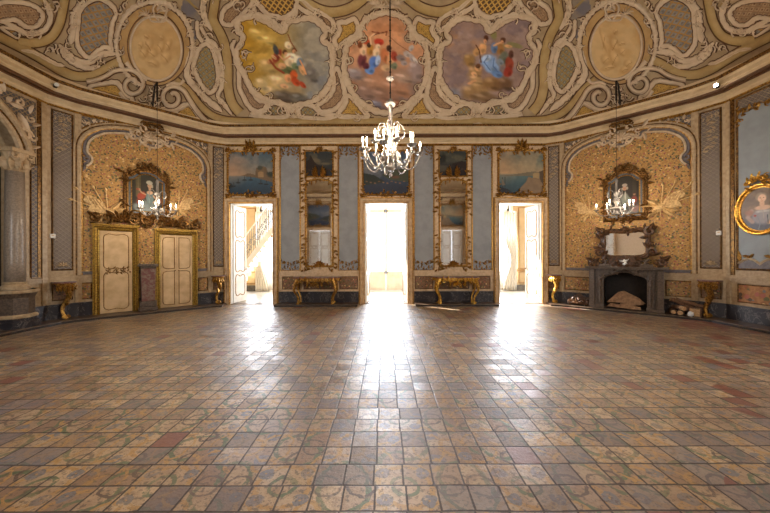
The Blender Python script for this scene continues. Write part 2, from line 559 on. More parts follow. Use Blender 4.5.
# clockwise seen from above, starting at the far wall's left end: as seen from inside each wall runs left to right
PLAN = [mx(A0), A0, A1, B0, B1, my(B1), my(B0), my(A1), my(A0), mx(my(A0)), mx(my(A1)), mx(my(B0)), mx(my(B1)), mx(B1), mx(B0), mx(A1)]
WN = ['far', 'facet_far_right', 'fireplace_side', 'facet_right', 'right', 'facet_rear_right', 'rear_right', 'facet_near_right', 'rear',
      'facet_near_left', 'rear_left', 'facet_rear_left', 'left', 'facet_left', 'cupboard_side', 'facet_far_left']
W = {n: Wall(PLAN[i], PLAN[(i+1) % 16]) for i, n in enumerate(WN)}

def inset(d):
    out = []; n = len(PLAN)
    for i in range(n):
        a = W[WN[i-1]]; b = W[WN[i]]
        # intersection of the two offset lines
        p = Vector(PLAN[i]); nn = (a.n+b.n); nn.normalize()
        q = p + nn*d/nn.dot(a.n)
        out.append((q.x, q.y))
    return out
def room_sweep(prof, name, mat, parent=None, closed_prof=False):
    """profile [(inset, z)] swept all around the room"""
    mb = MB(); n = 16; m = len(prof)
    for (d, z) in prof: mb.v += [(x, y, z) for x, y in inset(d)]
    for t in range(m-1):
        for i in range(n):
            j = (i+1) % n
            mb.f.append((t*n+i, t*n+j, (t+1)*n+j, (t+1)*n+i))
    return mb.build(name, mat, parent)

# ---------------------------------------------------------------- painted canvases (numpy)
def vnoise(X, Y, sc, seed):
    rs = np.random.RandomState(seed); T = rs.rand(64, 64)
    x = X/sc + 17; y = Y/sc + 23
    i = np.floor(x).astype(int); j = np.floor(y).astype(int); fx = x-i; fy = y-j
    fx = fx*fx*(3-2*fx); fy = fy*fy*(3-2*fy)
    g = lambda a, b: T[a % 64, b % 64]
    return (g(i, j)*(1-fx)+g(i+1, j)*fx)*(1-fy) + (g(i, j+1)*(1-fx)+g(i+1, j+1)*fx)*fy
def fbm(X, Y, sc, seed, o=4):
    a = 0; w = 0
    for k in range(o):
        a = a + vnoise(X, Y, sc/2**k, seed+k)*0.5**k; w += 0.5**k
    return a/w
class Paint:
    """a colour field over points with coordinates X (right), Y (down)"""
    def __init__(s, X, Y, col):
        s.X = X; s.Y = Y; s.c = np.zeros(X.shape+(3,)) + np.array(col, float)
    def blend(s, a, col):
        a = np.clip(a, 0, 1)[..., None]
        s.c = s.c*(1-a) + np.array(col, float)*a
        return s
    def grad(s, stops):
        ys = [q[0] for q in stops]
        for k in range(3): s.c[..., k] = np.interp(s.Y, ys, [q[1][k] for q in stops])
        return s
    def blob(s, x, y, rx, ry, col, ang=0, soft=0.35, al=1.0, wob=0.0, seed=3):
        c, q = math.cos(ang), math.sin(ang)
        u = ((s.X-x)*c + (s.Y-y)*q)/rx; v = (-(s.X-x)*q + (s.Y-y)*c)/ry
        r = np.sqrt(u*u+v*v)
        if wob: r = r + (fbm(s.X, s.Y, max(rx, ry)*0.6, seed)-0.5)*2*wob
        return s.blend(np.clip((1-r)/soft+0.5*0, 0, 1)*al, col)
    def clouds(s, sc, c, lo=0.45, hi=0.65, seed=1, al=1.0, mask=None):
        a = np.clip((fbm(s.X, s.Y*1.5, sc, seed, 5)-lo)/(hi-lo), 0, 1)*al
        if mask is not None: a = a*mask
        return s.blend(a, c)
    def line(s, pts, w, col, al=1.0, soft=0.4):
        best = np.full(s.X.shape, 1e9)
        for (a, b) in zip(pts[:-1], pts[1:]):
            dx, dy = b[0]-a[0], b[1]-a[1]; L2 = dx*dx+dy*dy+1e-9
            t = np.clip(((s.X-a[0])*dx+(s.Y-a[1])*dy)/L2, 0, 1)
            best = np.minimum(best, np.hypot(s.X-a[0]-t*dx, s.Y-a[1]-t*dy))
        return s.blend(np.clip((w*0.5-best)/(w*soft)+0.5, 0, 1)*al, col)
    def poly(s, pts, col, al=1.0):
        return s.blend(inside(s.X, s.Y, pts)*al, col)
    def grain(s, amp, sc, seed=9):
        s.c = s.c*(1+amp*(fbm(s.X, s.Y, sc, seed)-0.5)[..., None]*2); return s
    def lin(s):
        c = np.clip(s.c/255.0, 0, 1)
        c = np.where(c <= 0.04045, c/12.92, ((c+0.055)/1.055)**2.4)
        return np.concatenate([c, np.ones(c.shape[:-1]+(1,))], axis=-1)
def inside(X, Y, poly):
    r = np.zeros(X.shape, bool); n = len(poly)
    for i in range(n):
        x0, y0 = poly[i]; x1, y1 = poly[(i+1) % n]
        c = ((y0 > Y) != (y1 > Y))
        with np.errstate(divide='ignore', invalid='ignore'):
            xi = (x1-x0)*(Y-y0)/((y1-y0) if y1 != y0 else 1e-9)+x0
        r ^= (c & (X < xi))
    return r.astype(float)

def canvas(parent, name, x0, x1, z0, z1, depth, painter, nx=64, mask=None, outline=None):
    """a painted panel in wall-local coordinates; painter(X, Y) works in 0..100 across and 0..H down; it has thickness"""
    nz = max(8, int(nx*(z1-z0)/(x1-x0)))
    H = 100.0*(z1-z0)/(x1-x0)
    X, Y = np.meshgrid(np.linspace(0, 100, nx+1), np.linspace(0, H, nz+1))
    P = painter(X, Y, H); col = P.lin().reshape(-1, 4)
    xs = x0 + X/100*(x1-x0); zs = z1 - Y/H*(z1-z0)
    mb = MB()
    mb.v = [(float(a), -depth, float(b)) for a, b in zip(xs.ravel(), zs.ravel())]
    keep = None
    if mask is not None:
        keep = mask(X, Y, H)
    for j in range(nz):
        for i in range(nx):
            if keep is not None and not keep[j, i]: continue
            a = j*(nx+1)+i
            mb.f.append((a, a+nx+1, a+nx+2, a+1))
    if mask is None:      # the panel's edges and back
        b = len(mb.v); a = [0, nx, (nx+1)*(nz+1)-1, nz*(nx+1)]
        for q in a:
            v = mb.v[q]; mb.v.append((v[0], -depth+0.02, v[2]))
        col = np.vstack([col, col[a]])
        for i in range(4):
            j = (i+1) % 4
            mb.f.append((a[i], a[j], b+j, b+i))
        mb.f.append((b, b+1, b+2, b+3))
    return mb.build(name, M['canvas'], parent, cols=col)

def catmull(pts, closed=False, k=6):
    P = [np.array(p, float) for p in pts]; n = len(P); out = []
    rng = range(n if closed else n-1)
    for i in rng:
        if closed: a, b, c, d = P[i-1], P[i], P[(i+1) % n], P[(i+2) % n]
        else: a, b, c, d = P[max(i-1, 0)], P[i], P[i+1], P[min(i+2, n-1)]
        for j in range(k):
            t = j/k
            out.append(0.5*((2*b)+(-a+c)*t+(2*a-5*b+4*c-d)*t*t+(-a+3*b-3*c+d)*t**3))
    if not closed: out.append(P[-1])
    return [tuple(p) for p in out]
def rect(x0, x1, z0, z1): return [(x0, z0), (x1, z0), (x1, z1), (x0, z1)]
def fprof(w, d, s=1):
    """picture-frame profile, from the inner edge outward"""
    return [(0, 0), (0, d*.45), (s*w*.2, d*.6), (s*w*.35, d*.45), (s*w*.6, d), (s*w*.85, d*.8), (s*w, d*.3), (s*w, 0)]
# ================================================================ STRUCTURE
def zf(y): return 1.5+(256.5-y)/31.58          # heights read on the far wall
Z0 = 0.06                                       # top of the stone border
DOORS_FAR = [(-4.93, -3.58), (-0.68, 0.68), (3.57, 4.92)]
DOOR_H = 3.19

# ---- floor
k = MatB('worn_majolica_floor_tiles', 0.35, 0, 0.5)
x, y, z = k.sep(k.tex('Object'))
T = 0.2
wv = k.noise(k.tex('Object'), 1.7, 2)
row = ((y - 1.965)/T).floor()
jit = k.white(k.comb(row*1.0, 3.0, 1.0))
px_ = (x - 0.0865 + (jit-0.5)*0.02)/T; py_ = (y - 1.965 + (wv-0.5)*0.03)/T
cx_ = px_.floor(); cy_ = py_.floor()
fx = px_ - cx_; fy = py_ - cy_
cell = k.comb(cx_, cy_, 0.0)
h1 = k.white(cell); 
cellb = k.comb(cx_ + 31.7, cy_ + 5.2, 2.0); h2 = k.white(cellb)
cellc = k.comb(cx_ + 7.1, cy_ - 9.2, 5.0); h3 = k.white(cellc)
ed = fx.min(1.0 - fx).min(fy.min(1.0 - fy)) if False else None
def one_minus(g): return g._m('SUBTRACT', 1.0, rev=True)
ed = fx.min(one_minus(fx)).min(fy.min(one_minus(fy)))
vecn = k.tex('Object')
n_big = k.noise(vecn, 0.55, 3); n_mid = k.noise(vecn, 9, 4, 0.65); n_fine = k.noise(vecn, 42, 4, 0.7); n_chip = k.noise(vecn, 18, 5, 0.75)
base = k.mix(h1, (200, 174, 138), (138, 108, 86))
base = k.mix(n_mid.smooth(0.4, 0.7)*0.6, base, (140, 108, 80))
wob = k.noise(vecn, 9, 3, color=True)
ws = k.nt.nodes.new('ShaderNodeSeparateXYZ'); k.nt.links.new(wob, ws.inputs[0])
wx = (G(k.nt, ws.outputs[0]) - 0.5)*0.42; wy = (G(k.nt, ws.outputs[1]) - 0.5)*0.42
sh_x = (h2*2.999).floor()*((h1 > 0.7)*1.0); sh_y = (h3*2.999).floor()*((h1 > 0.7)*1.0)
mxx = ((px_ + wx*0.8 + sh_x)*0.5).pingpong(1.0); myy = ((py_ + wy*0.8 + sh_y)*0.5).pingpong(1.0)
def ring(cx, cy, r, w, shift=0.0):
    dx = mxx - cx; dy = myy - cy
    return ((dx*dx + dy*dy).sqrt() - r).abs() < w
worn = n_chip.smooth(0.36, 0.47)
fade = (h2*0.5 + k.noise(vecn, 1.1, 3)).smooth(0.45, 0.85)*0.35 + 0.65
col = base
GR, OC, GB, BR = (84, 104, 68), (182, 140, 74), (112, 114, 120), (84, 64, 52)
for (cx, cy, r, w, c) in ((0.0, 0.0, 0.44, 0.042, OC), (1.0, 0.15, 0.40, 0.045, GR), (0.12, 1.0, 0.36, 0.045, GR), (1.0, 1.0, 0.26, 0.035, OC), (0.5, 0.5, 0.17, 0.035, OC),
                          (0.62, 0.62, 0.10, 0.05, GB), (0.0, 0.0, 0.20, 0.035, GR), (0.72, 0.0, 0.22, 0.025, BR), (0.0, 0.66, 0.16, 0.03, BR), (0.34, 0.28, 0.07, 0.05, GB), (0.5, 0.9, 0.30, 0.025, OC)):
    col = k.mix(ring(cx, cy, r, w)*worn*fade, col, c)
spk = (k.noise(vecn, 34, 3, 0.6) > 0.57)*worn
col = k.mix(spk*0.7, col, (78, 66, 54))
col = k.mix((h2 > 0.84)*0.6, col, (104, 100, 106))
col = k.mix(n_fine.smooth(0.54, 0.72)*0.65, col, (98, 68, 54))
redp = (x*0.035 + (k.noise(vecn, 0.5, 2) - 0.5)*0.75 - 0.015).max(0.02)
red = h3 < redp
col = k.mix(red*0.9, col, k.mix(n_mid, (136, 62, 42), (104, 50, 38)))
col = k.mix(n_big.smooth(0.4, 0.7)*0.35, col, (118, 90, 84))
gw = (n_chip*0.05 + 0.008)
grout = ed < gw
col = k.mix(grout*0.95, col, (44, 25, 18))
k.color(col)
r_ = (n_fine*0.30 + n_mid*0.26 + h2*0.24 + 0.04)
k.rough((r_ + grout*0.3))
k.b.inputs['Specular IOR Level'].default_value = 0.9
k.b.inputs['Coat Weight'].default_value = 0.5
k.b.inputs['Coat Roughness'].default_value = 0.40
hgt = ed.smooth(0.0, 0.05)*0.22 + (fx - 0.5)*(h1 - 0.5)*1.7 + (fy - 0.5)*(h3 - 0.5)*2.2 + n_fine*0.45 + n_mid*0.4 + n_chip*0.25
k.bump(hgt, 0.8, 0.0075)
k.nt.links.new(k.b.inputs['Normal'].links[0].from_socket, k.b.inputs['Coat Normal'])
M['floor'] = k.m
fl = MB().flat([(-9, -1.5), (9, -1.5), (9, 9.9), (-9, 9.9)], -0.1, 0.0).build('floor', M['floor'])
fl['kind'] = 'structure'

# ---- raised stone border around the floor
mb = MB(); rs = MB(); ns = MB(); ia = inset(0.5); oa = inset(-0.02); n = 16
for i in range(n):
    j = (i+1) % n
    if WN[i] == 'far': spans = [(-3.38, -.88), (.88, 3.38)]
    else: spans = [None]
    for sp in spans:
        if sp is None: q = [oa[i], oa[j], ia[j], ia[i]]
        else: q = [(sp[0], 9.52), (sp[1], 9.52), (sp[1], 9.0), (sp[0], 9.0)]
        mb.flat(q, 0.001, Z0)
        (x0_, y0_), (x1_, y1_) = q[3], q[2]; L_ = math.hypot(x1_-x0_, y1_-y0_); nx_, ny_ = (y1_-y0_)/L_*.008, -(x1_-x0_)/L_*.008
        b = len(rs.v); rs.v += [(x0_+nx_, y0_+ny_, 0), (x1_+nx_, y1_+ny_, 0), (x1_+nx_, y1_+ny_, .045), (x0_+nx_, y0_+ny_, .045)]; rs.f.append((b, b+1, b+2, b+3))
        b = len(ns.v); ns.v += [(x0_-4*nx_, y0_-4*ny_, Z0+.001), (x1_-4*nx_, y1_-4*ny_, Z0+.001), (x1_+2*nx_, y1_+2*ny_, Z0-.002), (x0_+2*nx_, y0_+2*ny_, Z0-.002), (x1_+2*nx_, y1_+2*ny_, .045), (x0_+2*nx_, y0_+2*ny_, .045)]
        ns.f += [(b, b+1, b+2, b+3), (b+3, b+2, b+4, b+5)]
tr = mb.build('trim_1', M['border']); tr['kind'] = 'structure'
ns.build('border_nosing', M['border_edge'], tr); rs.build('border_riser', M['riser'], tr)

# ---- walls with openings
WALL = {}
def wall_with(name, sname, openings, mat, H=5.62, th=0.35):
    w = W[name]
    root = struct(sname, w.at(0, 0, 0), w.rz)
    mb = MB(); u = -w.L/2
    for (a, b, z0, z1) in sorted(openings):
        mb.box(u, a, 0, th, 0, H)
        if z0 > 0: mb.box(a, b, 0, th, 0, z0)
        mb.box(a, b, 0, th, z1, H)
        u = b
    mb.box(u, w.L/2, 0, th, 0, H)
    mb.build('wall_body', M[mat], root)
    WALL[name] = root
    return root
wall_with('far', 'wall_far', [(a, b, 0, DOOR_H) for a, b in DOORS_FAR], 'cream')
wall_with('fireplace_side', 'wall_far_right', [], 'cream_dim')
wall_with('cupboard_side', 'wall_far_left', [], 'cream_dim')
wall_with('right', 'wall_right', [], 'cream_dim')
AU0, AU1 = -1.35, 1.35    # arch opening in the left wall, u measured along it; set out below from the column
wl = W['left']
colu = wl.uz(19, 250, 0.05)[0]
AU1 = colu + 0.02; AU0 = AU1 - 2.9
ARCH_SPRING = wl.uz(19, 160, 0)[1]
# left wall: arched opening into a dark alcove
root = struct('wall_left', wl.at(0, 0, 0), wl.rz); WALL['left'] = root
mb = MB(); H = 5.62
mb.box(-wl.L/2, AU0, 0, .35, 0, H); mb.box(AU1, wl.L/2, 0, .35, 0, H)
acx = (AU0+AU1)/2; ar = (AU1-AU0)/2; top = []
AR_RISE = 1.18
for i in range(25):
    t = PI*i/24; top.append((acx+ar*math.cos(t), ARCH_SPRING+AR_RISE*math.sin(t)))
mb.slab(top + [(AU0, H), (AU1, H)], 0, .35)
mb.build('wall_body', M['cream_dim'], root)
for nm, sn in (('facet_far_right', 'trim_2'), ('facet_right', 'trim_3'), ('facet_far_left', 'trim_4'), ('facet_left', 'trim_5'),
               ('facet_rear_right', 'trim_6'), ('facet_near_right', 'trim_7'), ('facet_near_left', 'trim_8'), ('facet_rear_left', 'trim_9')):
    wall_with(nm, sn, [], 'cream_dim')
wall_with('rear', 'wall_rear', [(a, b, 0, DOOR_H) for a, b in ((-4.93, -3.58), (3.57, 4.92))], 'cream')
for nm, sn in (('rear_right', 'wall_rear_right'), ('rear_left', 'wall_rear_left')):
    wall_with(nm, sn, [(-0.72, 0.72, 1.2, 4.5)], 'blue_side')
# alcove behind the arch
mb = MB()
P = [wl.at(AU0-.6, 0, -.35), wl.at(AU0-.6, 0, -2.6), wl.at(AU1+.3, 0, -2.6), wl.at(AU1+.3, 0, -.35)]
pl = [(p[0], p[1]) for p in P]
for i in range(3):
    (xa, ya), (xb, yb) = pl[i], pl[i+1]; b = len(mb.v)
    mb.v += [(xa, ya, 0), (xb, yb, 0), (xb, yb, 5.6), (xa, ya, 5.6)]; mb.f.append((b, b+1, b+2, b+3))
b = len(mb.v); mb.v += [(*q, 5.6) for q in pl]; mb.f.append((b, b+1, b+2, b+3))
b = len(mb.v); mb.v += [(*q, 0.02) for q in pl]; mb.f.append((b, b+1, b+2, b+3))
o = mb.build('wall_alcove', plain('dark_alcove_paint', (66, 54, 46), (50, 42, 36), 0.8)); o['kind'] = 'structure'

# ---- cornice
cor = room_sweep([(0.0, 5.04), (.05, 5.05), (.06, 5.11), (.09, 5.13), (.09, 5.255), (.12, 5.28), (.23, 5.262), (.27, 5.262), (.28, 5.33), (.30, 5.345),
                  (.30, 5.42), (.33, 5.44), (.345, 5.50)], 'trim_10', M['cornice']); cor['kind'] = 'structure'
room_sweep([(0.005, 5.03), (.03, 5.005), (.055, 5.02), (.055, 5.05)], 'gilt_bead', M['gold'], cor)
room_sweep([(0.095, 5.225), (.135, 5.235), (.135, 5.275), (.22, 5.262), (.22, 5.235), (.275, 5.235), (.285, 5.275)], 'brown_fillet', M['brown_line'], cor)  # brown line, widened to paint a deeper shadow under the soffit
room_sweep([(0.335, 5.47), (.365, 5.485), (.37, 5.535), (.34, 5.54)], 'gilt_edge', M['gold_dark'], cor)
room_sweep([(0.34, 5.54), (-.02, 5.54)], 'cornice_top', M['brown_line'], cor)

# ---- coved ceiling
CA, CB, CZ = 3.3, 2.6, 5.5
def planD(X, Y, kk=3.0):
    acc = 0
    for w in (W['far'], W['fireplace_side'], W['right'], W['rear_right'], W['rear'], W['rear_left'], W['left'], W['cupboard_side']):
        d = (X-w.c.x)*w.n.x + (Y-w.c.y)*w.n.y
        acc = acc + np.exp(-kk*d)
    return -np.log(acc)/kk
def cz(d):
    q = np.clip(d/CA, 0, 1)
    return np.where(d < 0, CZ+d*60, CZ + CB*np.sqrt(np.maximum(0, 1-(1-q)**2)))
def cove_hit(px, py, lift=0.0):
    """pixels -> points on the cove, moved lift metres into the room"""
    px = np.atleast_1d(np.array(px, float)); py = np.atleast_1d(np.array(py, float))
    x = px-385.0; y = py-256.5
    D = np.stack([(x-ROLL*y)/F, np.ones_like(x), -(y+ROLL*x)/F], -1)
    o = np.array(CAM)
    def Fn(t):
        P = o + D*t[:, None]
        return P[:, 2]-cz(planD(P[:, 0], P[:, 1]))
    ts = np.linspace(4.0, 12, 28); lo = np.full(len(x), 4.0); done = np.zeros(len(x), bool); hi = np.full(len(x), 12.0)
    for a, b in zip(ts[:-1], ts[1:]):
        f = Fn(np.full(len(x), b))
        hit = (~done) & (f > 0)
        lo[hit] = a; hi[hit] = b; done |= hit
    for _ in range(18):
        m = (lo+hi)/2; f = Fn(m)
        hi = np.where(f > 0, m, hi); lo = np.where(f > 0, lo, m)
    P = o + D*((lo+hi)/2)[:, None]
    if lift:
        e = 1e-3
        g = lambda Q: Q[:, 2]-cz(planD(Q[:, 0], Q[:, 1]))
        N = np.stack([(g(P+np.array(v)*e)-g(P-np.array(v)*e)) for v in ((1, 0, 0), (0, 1, 0), (0, 0, 1))], -1)
        N /= np.linalg.norm(N, axis=1)[:, None]+1e-12
        P = P - N*lift
    return P
def cove_uv(P):
    ws = [W['far'], W['fireplace_side'], W['right'], W['left'], W['cupboard_side']]
    ds = np.stack([(P[:, 0]-w.c.x)*w.n.x+(P[:, 1]-w.c.y)*w.n.y for w in ws], -1)
    k = np.argmin(ds, -1)
    us = np.stack([(P[:, 0]-w.c.x)*w.u.x+(P[:, 1]-w.c.y)*w.u.y for w in ws], -1)
    u = us[np.arange(len(P)), k]; d = np.clip(planD(P[:, 0], P[:, 1]), 0, CA)
    th = np.arccos(np.clip(1-d/CA, -1, 1))
    return np.stack([u, th*2.95], -1)
NA, ND = 288, 22
mb = MB(); ang = np.linspace(0, 2*PI, NA, endpoint=False)
levels = [CA*(1-math.cos(PI/2*i/ND)) for i in range(ND+1)]
for d in levels:
    lo = np.zeros(NA); hi = np.full(NA, 12.0)
    for _ in range(40):
        m = (lo+hi)/2; f = planD(m*np.cos(ang), 4.6+m*np.sin(ang)) > d
        lo = np.where(f, m, lo); hi = np.where(f, hi, m)
    zz = float(cz(np.array(max(d, 0.0))))
    mb.v += [(float(a), float(b), zz) for a, b in zip(lo*np.cos(ang), 4.6+lo*np.sin(ang))]
for i in range(ND):
    for j in range(NA):
        j2 = (j+1) % NA
        mb.f.append((i*NA+j, i*NA+j2, (i+1)*NA+j2, (i+1)*NA+j))
mb.f.append(tuple(ND*NA+j for j in range(NA)))
ceil = mb.build('ceiling', M['cove'], smooth=True); ceil['kind'] = 'structure'
# plain cream band at the foot of the cove
mb = MB()
for zq in (5.52, 5.56, 5.60, 5.64, 5.675, 5.68):
    q_ = (zq-CZ)/CB; d = CA*(1-math.sqrt(max(0, 1-q_*q_))) + (.035 if zq < 5.678 else .0)
    lo = np.zeros(NA); hi = np.full(NA, 12.0)
    for _ in range(40):
        m = (lo+hi)/2; f = planD(m*np.cos(ang), 4.6+m*np.sin(ang)) > d
        lo = np.where(f, m, lo); hi = np.where(f, hi, m)
    mb.v += [(float(a_), float(b_), zq) for a_, b_ in zip(lo*np.cos(ang), 4.6+lo*np.sin(ang))]
for i in range(5):
    for j in range(NA):
        j2 = (j+1) % NA; mb.f.append((i*NA+j, i*NA+j2, (i+1)*NA+j2, (i+1)*NA+j))
mb.build('cream_band', M['cove_band'], ceil, smooth=False)
# roof slab above the cove closes the hall to the sky
mb = MB(); mb.flat([(-10, -2), (10, -2), (10, 9.85), (-10, 9.85)], 8.3, 8.5)
for i in range(16):
    j = (i+1) % 16; o_ = inset(-0.36); b = len(mb.v)
    mb.v += [(*o_[i], 5.5), (*o_[j], 5.5), (*o_[j], 8.35), (*o_[i], 8.35)]; mb.f.append((b, b+1, b+2, b+3))
o = mb.build('ceiling', M['cove']); o['kind'] = 'structure'

# ================================================================ WALL PANELLING
def panel(parent, name, x0, x1, z0, z1, mat, d=0.012, frame=None, fw=0.035, fd=0.03):
    f = MB().box(x0, x1, -d, 0.0, z0, z1).build(name, M[mat], parent)
    if frame:
        MB().mould(rect(x0, x1, z0, z1), fprof(fw, fd, -1)).build('panel_moulding', M[frame], f)
    return f
def split_runs(L0, L1, gaps):
    out = []; u = L0
    for a, b in sorted(gaps):
        if a > u: out.append((u, a))
        u = max(u, b)
    if u < L1: out.append((u, L1))
    return out
def dado(name, gaps, panels=(), mat='dado', rail=True, pl=True):
    w = W[name]; r = WALL[name]; runs = split_runs(-w.L/2, w.L/2, gaps)
    mb = MB(); mr = MB()
    for a, b in runs:
        mb.box(a, b, -0.05, 0, Z0, 0.39); mb.box(a, b, -0.065, 0, 0.37, 0.40)
        mr.box(a, b, -0.03, 0, 0.91, 0.99); mr.box(a, b, -0.06, 0, 0.99, 1.02); mr.box(a, b, -0.02, 0, 1.02, 1.06)
        mr.box(a, b, -0.015, 0, .40, .44)
    if pl: o = mb.build('baseboard_'+{'far': 'far', 'fireplace_side': 'far_right', 'cupboard_side': 'far_left', 'right': 'right', 'left': 'left', 'rear': 'rear'}.get(name, name), M['marble_dark'], None, origin=None)
    if pl:
        o.location = r.location; o.rotation_euler = r.rotation_euler; o['kind'] = 'structure'
    if rail: mr.build('dado_rail', M['cream' if name == 'far' else 'cream_dim'], r)
    for a, b in panels: panel(r, 'dado_panel', a, b, 0.49, 0.85, mat, 0.008, 'brown_line' if name == 'far' else 'gold_dark', 0.025, 0.02)

# ---- far wall
WF = WALL['far']; XK = 31.58
dado('far', [(a-.2, b+.2) for a, b in DOORS_FAR],
     [(s*(28.5/XK) if s < 0 else 28.5/XK, 0) for s in ()] )
for s in (-1, 1):
    for (a, b) in ((.93, 1.46), (1.58, 2.60), (2.76, 3.27)):
        x0, x1 = (a, b) if s > 0 else (-b, -a)
        panel(WF, 'dado_panel', x0, x1, 0.49, 0.85, 'dado', 0.008, 'brown_line', 0.025, 0.02)
    for (a, b) in ((.90, 1.49), (2.74, 3.33)):
        x0, x1 = (a, b) if s > 0 else (-b, -a)
        p = panel(WF, 'silk_panel', x0, x1, 1.08, 4.98, 'blue', 0.006, 'gold', 0.022, 0.022)
        # gilt foliage at head and foot
        g = MB(); c = (x0+x1)/2; hw = (x1-x0)/2
        g.carve([(x0+.02, 4.78), (x0+.1, 4.86), (c-.12, 4.80), (c, 4.74), (c+.12, 4.80), (x1-.1, 4.86), (x1-.02, 4.78)], 0.10, -0.012, 5)
        g.carve([(x0+.02, 4.93), (x1-.02, 4.93)], 0.08, -0.012, 6); g.carve([(x0+.03, 4.9), (x0+.03, 4.62)], 0.07, -0.012, 7); g.carve([(x1-.03, 4.9), (x1-.03, 4.62)], 0.07, -0.012, 8)
        g.carve([(x0+.03, 1.42), (x0+.1, 1.26), (c, 1.32), (x1-.1, 1.26), (x1-.03, 1.42)], 0.10, -0.012, 9)
        g.carve([(x0+.03, 1.14), (x1-.03, 1.14)], 0.08, -0.012, 10)
        pieces(g, 'gilt_foliage', M['gold'], p)
    # cream posts between the bays
    for u in (.895-.02, 1.51, 2.72, 3.35):
        MB().box(s*u-.018, s*u+.018, -0.028, 0, 1.06, 5.04).build('panel_post', M['gold'], WF)
MB().box(-5.05, -3.35, -.02, 0, 4.99, 5.04).box(3.35, 5.05, -.02, 0, 4.99, 5.04).box(-.86, .86, -.02, 0, 4.99, 5.04).build('head_moulding', M['gold'], WF)
MB().box(-3.35, -.86, -.02, 0, 5.0, 5.04).box(.86, 3.35, -.02, 0, 5.0, 5.04).build('head_moulding', M['gold'], WF)

# ---- doors of the far wall
def casing(parent, a, b, h, w=.19, d=.09, mat='casing', z0=0.0):
    if mat == 'casing':
        MB().mould([(a, z0), (a, h), (b, h), (b, z0)], [(.0, .031), (.004, .052), (.022, .056), (.03, .04)], closed=False).build('gilt_bead', M['gold'], parent)
        MB().mould([(a-w+.03, z0), (a-w+.03, h+w-.03), (b+w-.03, h+w-.03), (b+w-.03, z0)], [(.0, d-.01), (.004, d+.012), (.026, d+.012), (.03, d-.01)], closed=False).build('gilt_bead', M['gold'], parent)
    path = [(a, z0), (a, h), (b, h), (b, z0)]
    # path runs up the left, across, down the right: its normal (+) points away from the opening on the left
    return MB().mould(path, [(0, -.1), (0, .03), (.02, .05), (.05, .04), (.07, d*.8), (.12, d*.8), (.14, d), (w-.01, d), (w, .0)], closed=False).build('door_casing', M[mat], parent)
def door_leaf(parent, wd, h, mat='door_white', gilt='gold', rows=3, name='door_leaf'):
    """leaf in local x 0..wd, z 0..h, thickness about y=0, with scalloped panel mouldings on both faces"""
    lf = MB().box(0, wd, -.02, .02, 0, h).build(name, M[mat], parent)
    cuts = [0.05, 0.30, 0.66, 0.97] if rows == 3 else [0.05, 0.46, 0.97]
    mp = MB(); 
    for face in (-1, 1):
        for i in range(len(cuts)-1):
            z0, z1 = cuts[i]*h+.05, cuts[i+1]*h-.04; m_ = .11*wd+.02
            x0, x1 = m_, wd-m_; e = min(.09, wd*.16)
            pth = catmull([(x0+e, z0), (wd/2, z0+e*.5), (x1-e, z0), (x1, z0+e), (x1, (z0+z1)/2), (x1, z1-e), (x1-e, z1), (wd/2, z1-e*.6), (x0+e, z1), (x0, z1-e), (x0, (z0+z1)/2), (x0, z0+e)], True, 4)
            t = MB().mould(pth, [(-.012, .02), (-.006, .034), (.006, .034), (.012, .02)])
            b = len(mp.v); mp.v += [(x, y*(-face) if face > 0 else y, z) for x, y, z in t.v]; mp.f += [tuple(q+b for q in f) for f in t.f]
    mp.build('panel_moulding', M[gilt], lf)
    hd = MB().ball(wd-.05, -.05, h*.34, .025).ball(wd-.05, .05, h*.34, .025).build('door_handle', M['gold_dark'], lf)
    return lf
for i, (a, b) in enumerate(DOORS_FAR):
    d = struct('door_%d' % (i+1), W['far'].at(0, 0, 0), 0)
    casing(d, a, b, DOOR_H, w=.17, z0=0.0)
    MB().box(a, b, -.0, .35, 0.0, 0.015).build('door_threshold', M['border_edge'], d)
    # jamb lining
    MB().box(a, a+.02, 0, .36, .015, DOOR_H).box(b-.02, b, 0, .36, .015, DOOR_H).box(a, b, 0, .36, DOOR_H-.02, DOOR_H).build('jamb_lining', M['door_white'], d)
    hw = (b-a)/2
    if i == 0: specs = [(a+.03, 80, hw-.03), (b-.03, 92, 0)]
    elif i == 1: specs = [(a+.03, 84, hw-.03), (b-.03, 96, hw-.03)]
    else: specs = [(b-.03, 102, hw-.03)]
    for (ux, deg, wd) in specs:
        if wd <= 0: continue
        lf = door_leaf(d, wd, DOOR_H-.08)
        lf.location = (ux, 0.10, .03); lf.rotation_euler = (0, 0, math.radians(deg))

# ---- rear wall doors (they show in the pier glasses)
for i, (a, b) in enumerate(((-4.93, -3.58), (3.57, 4.92))):
    w = W['rear']; d = struct('door_%d' % (i+4), w.at(0, 0, 0), w.rz)
    casing(d, a, b, DOOR_H, z0=Z0)
    hw = (b-a)/2
    l1 = door_leaf(d, hw-.01, DOOR_H-Z0-.03); l1.location = (a+.005, .06, Z0)
    l2 = door_leaf(d, hw-.01, DOOR_H-Z0-.03); l2.location = (b-.005, .06, Z0); l2.rotation_euler = (0, 0, PI - (0.10 if i == 0 else 0.0))
mb = MB().box(-5.2, 5.2, -2.2, -2.1, 0, 4)
dado('rear', [(-5.13, -3.38), (3.37, 5.12)])

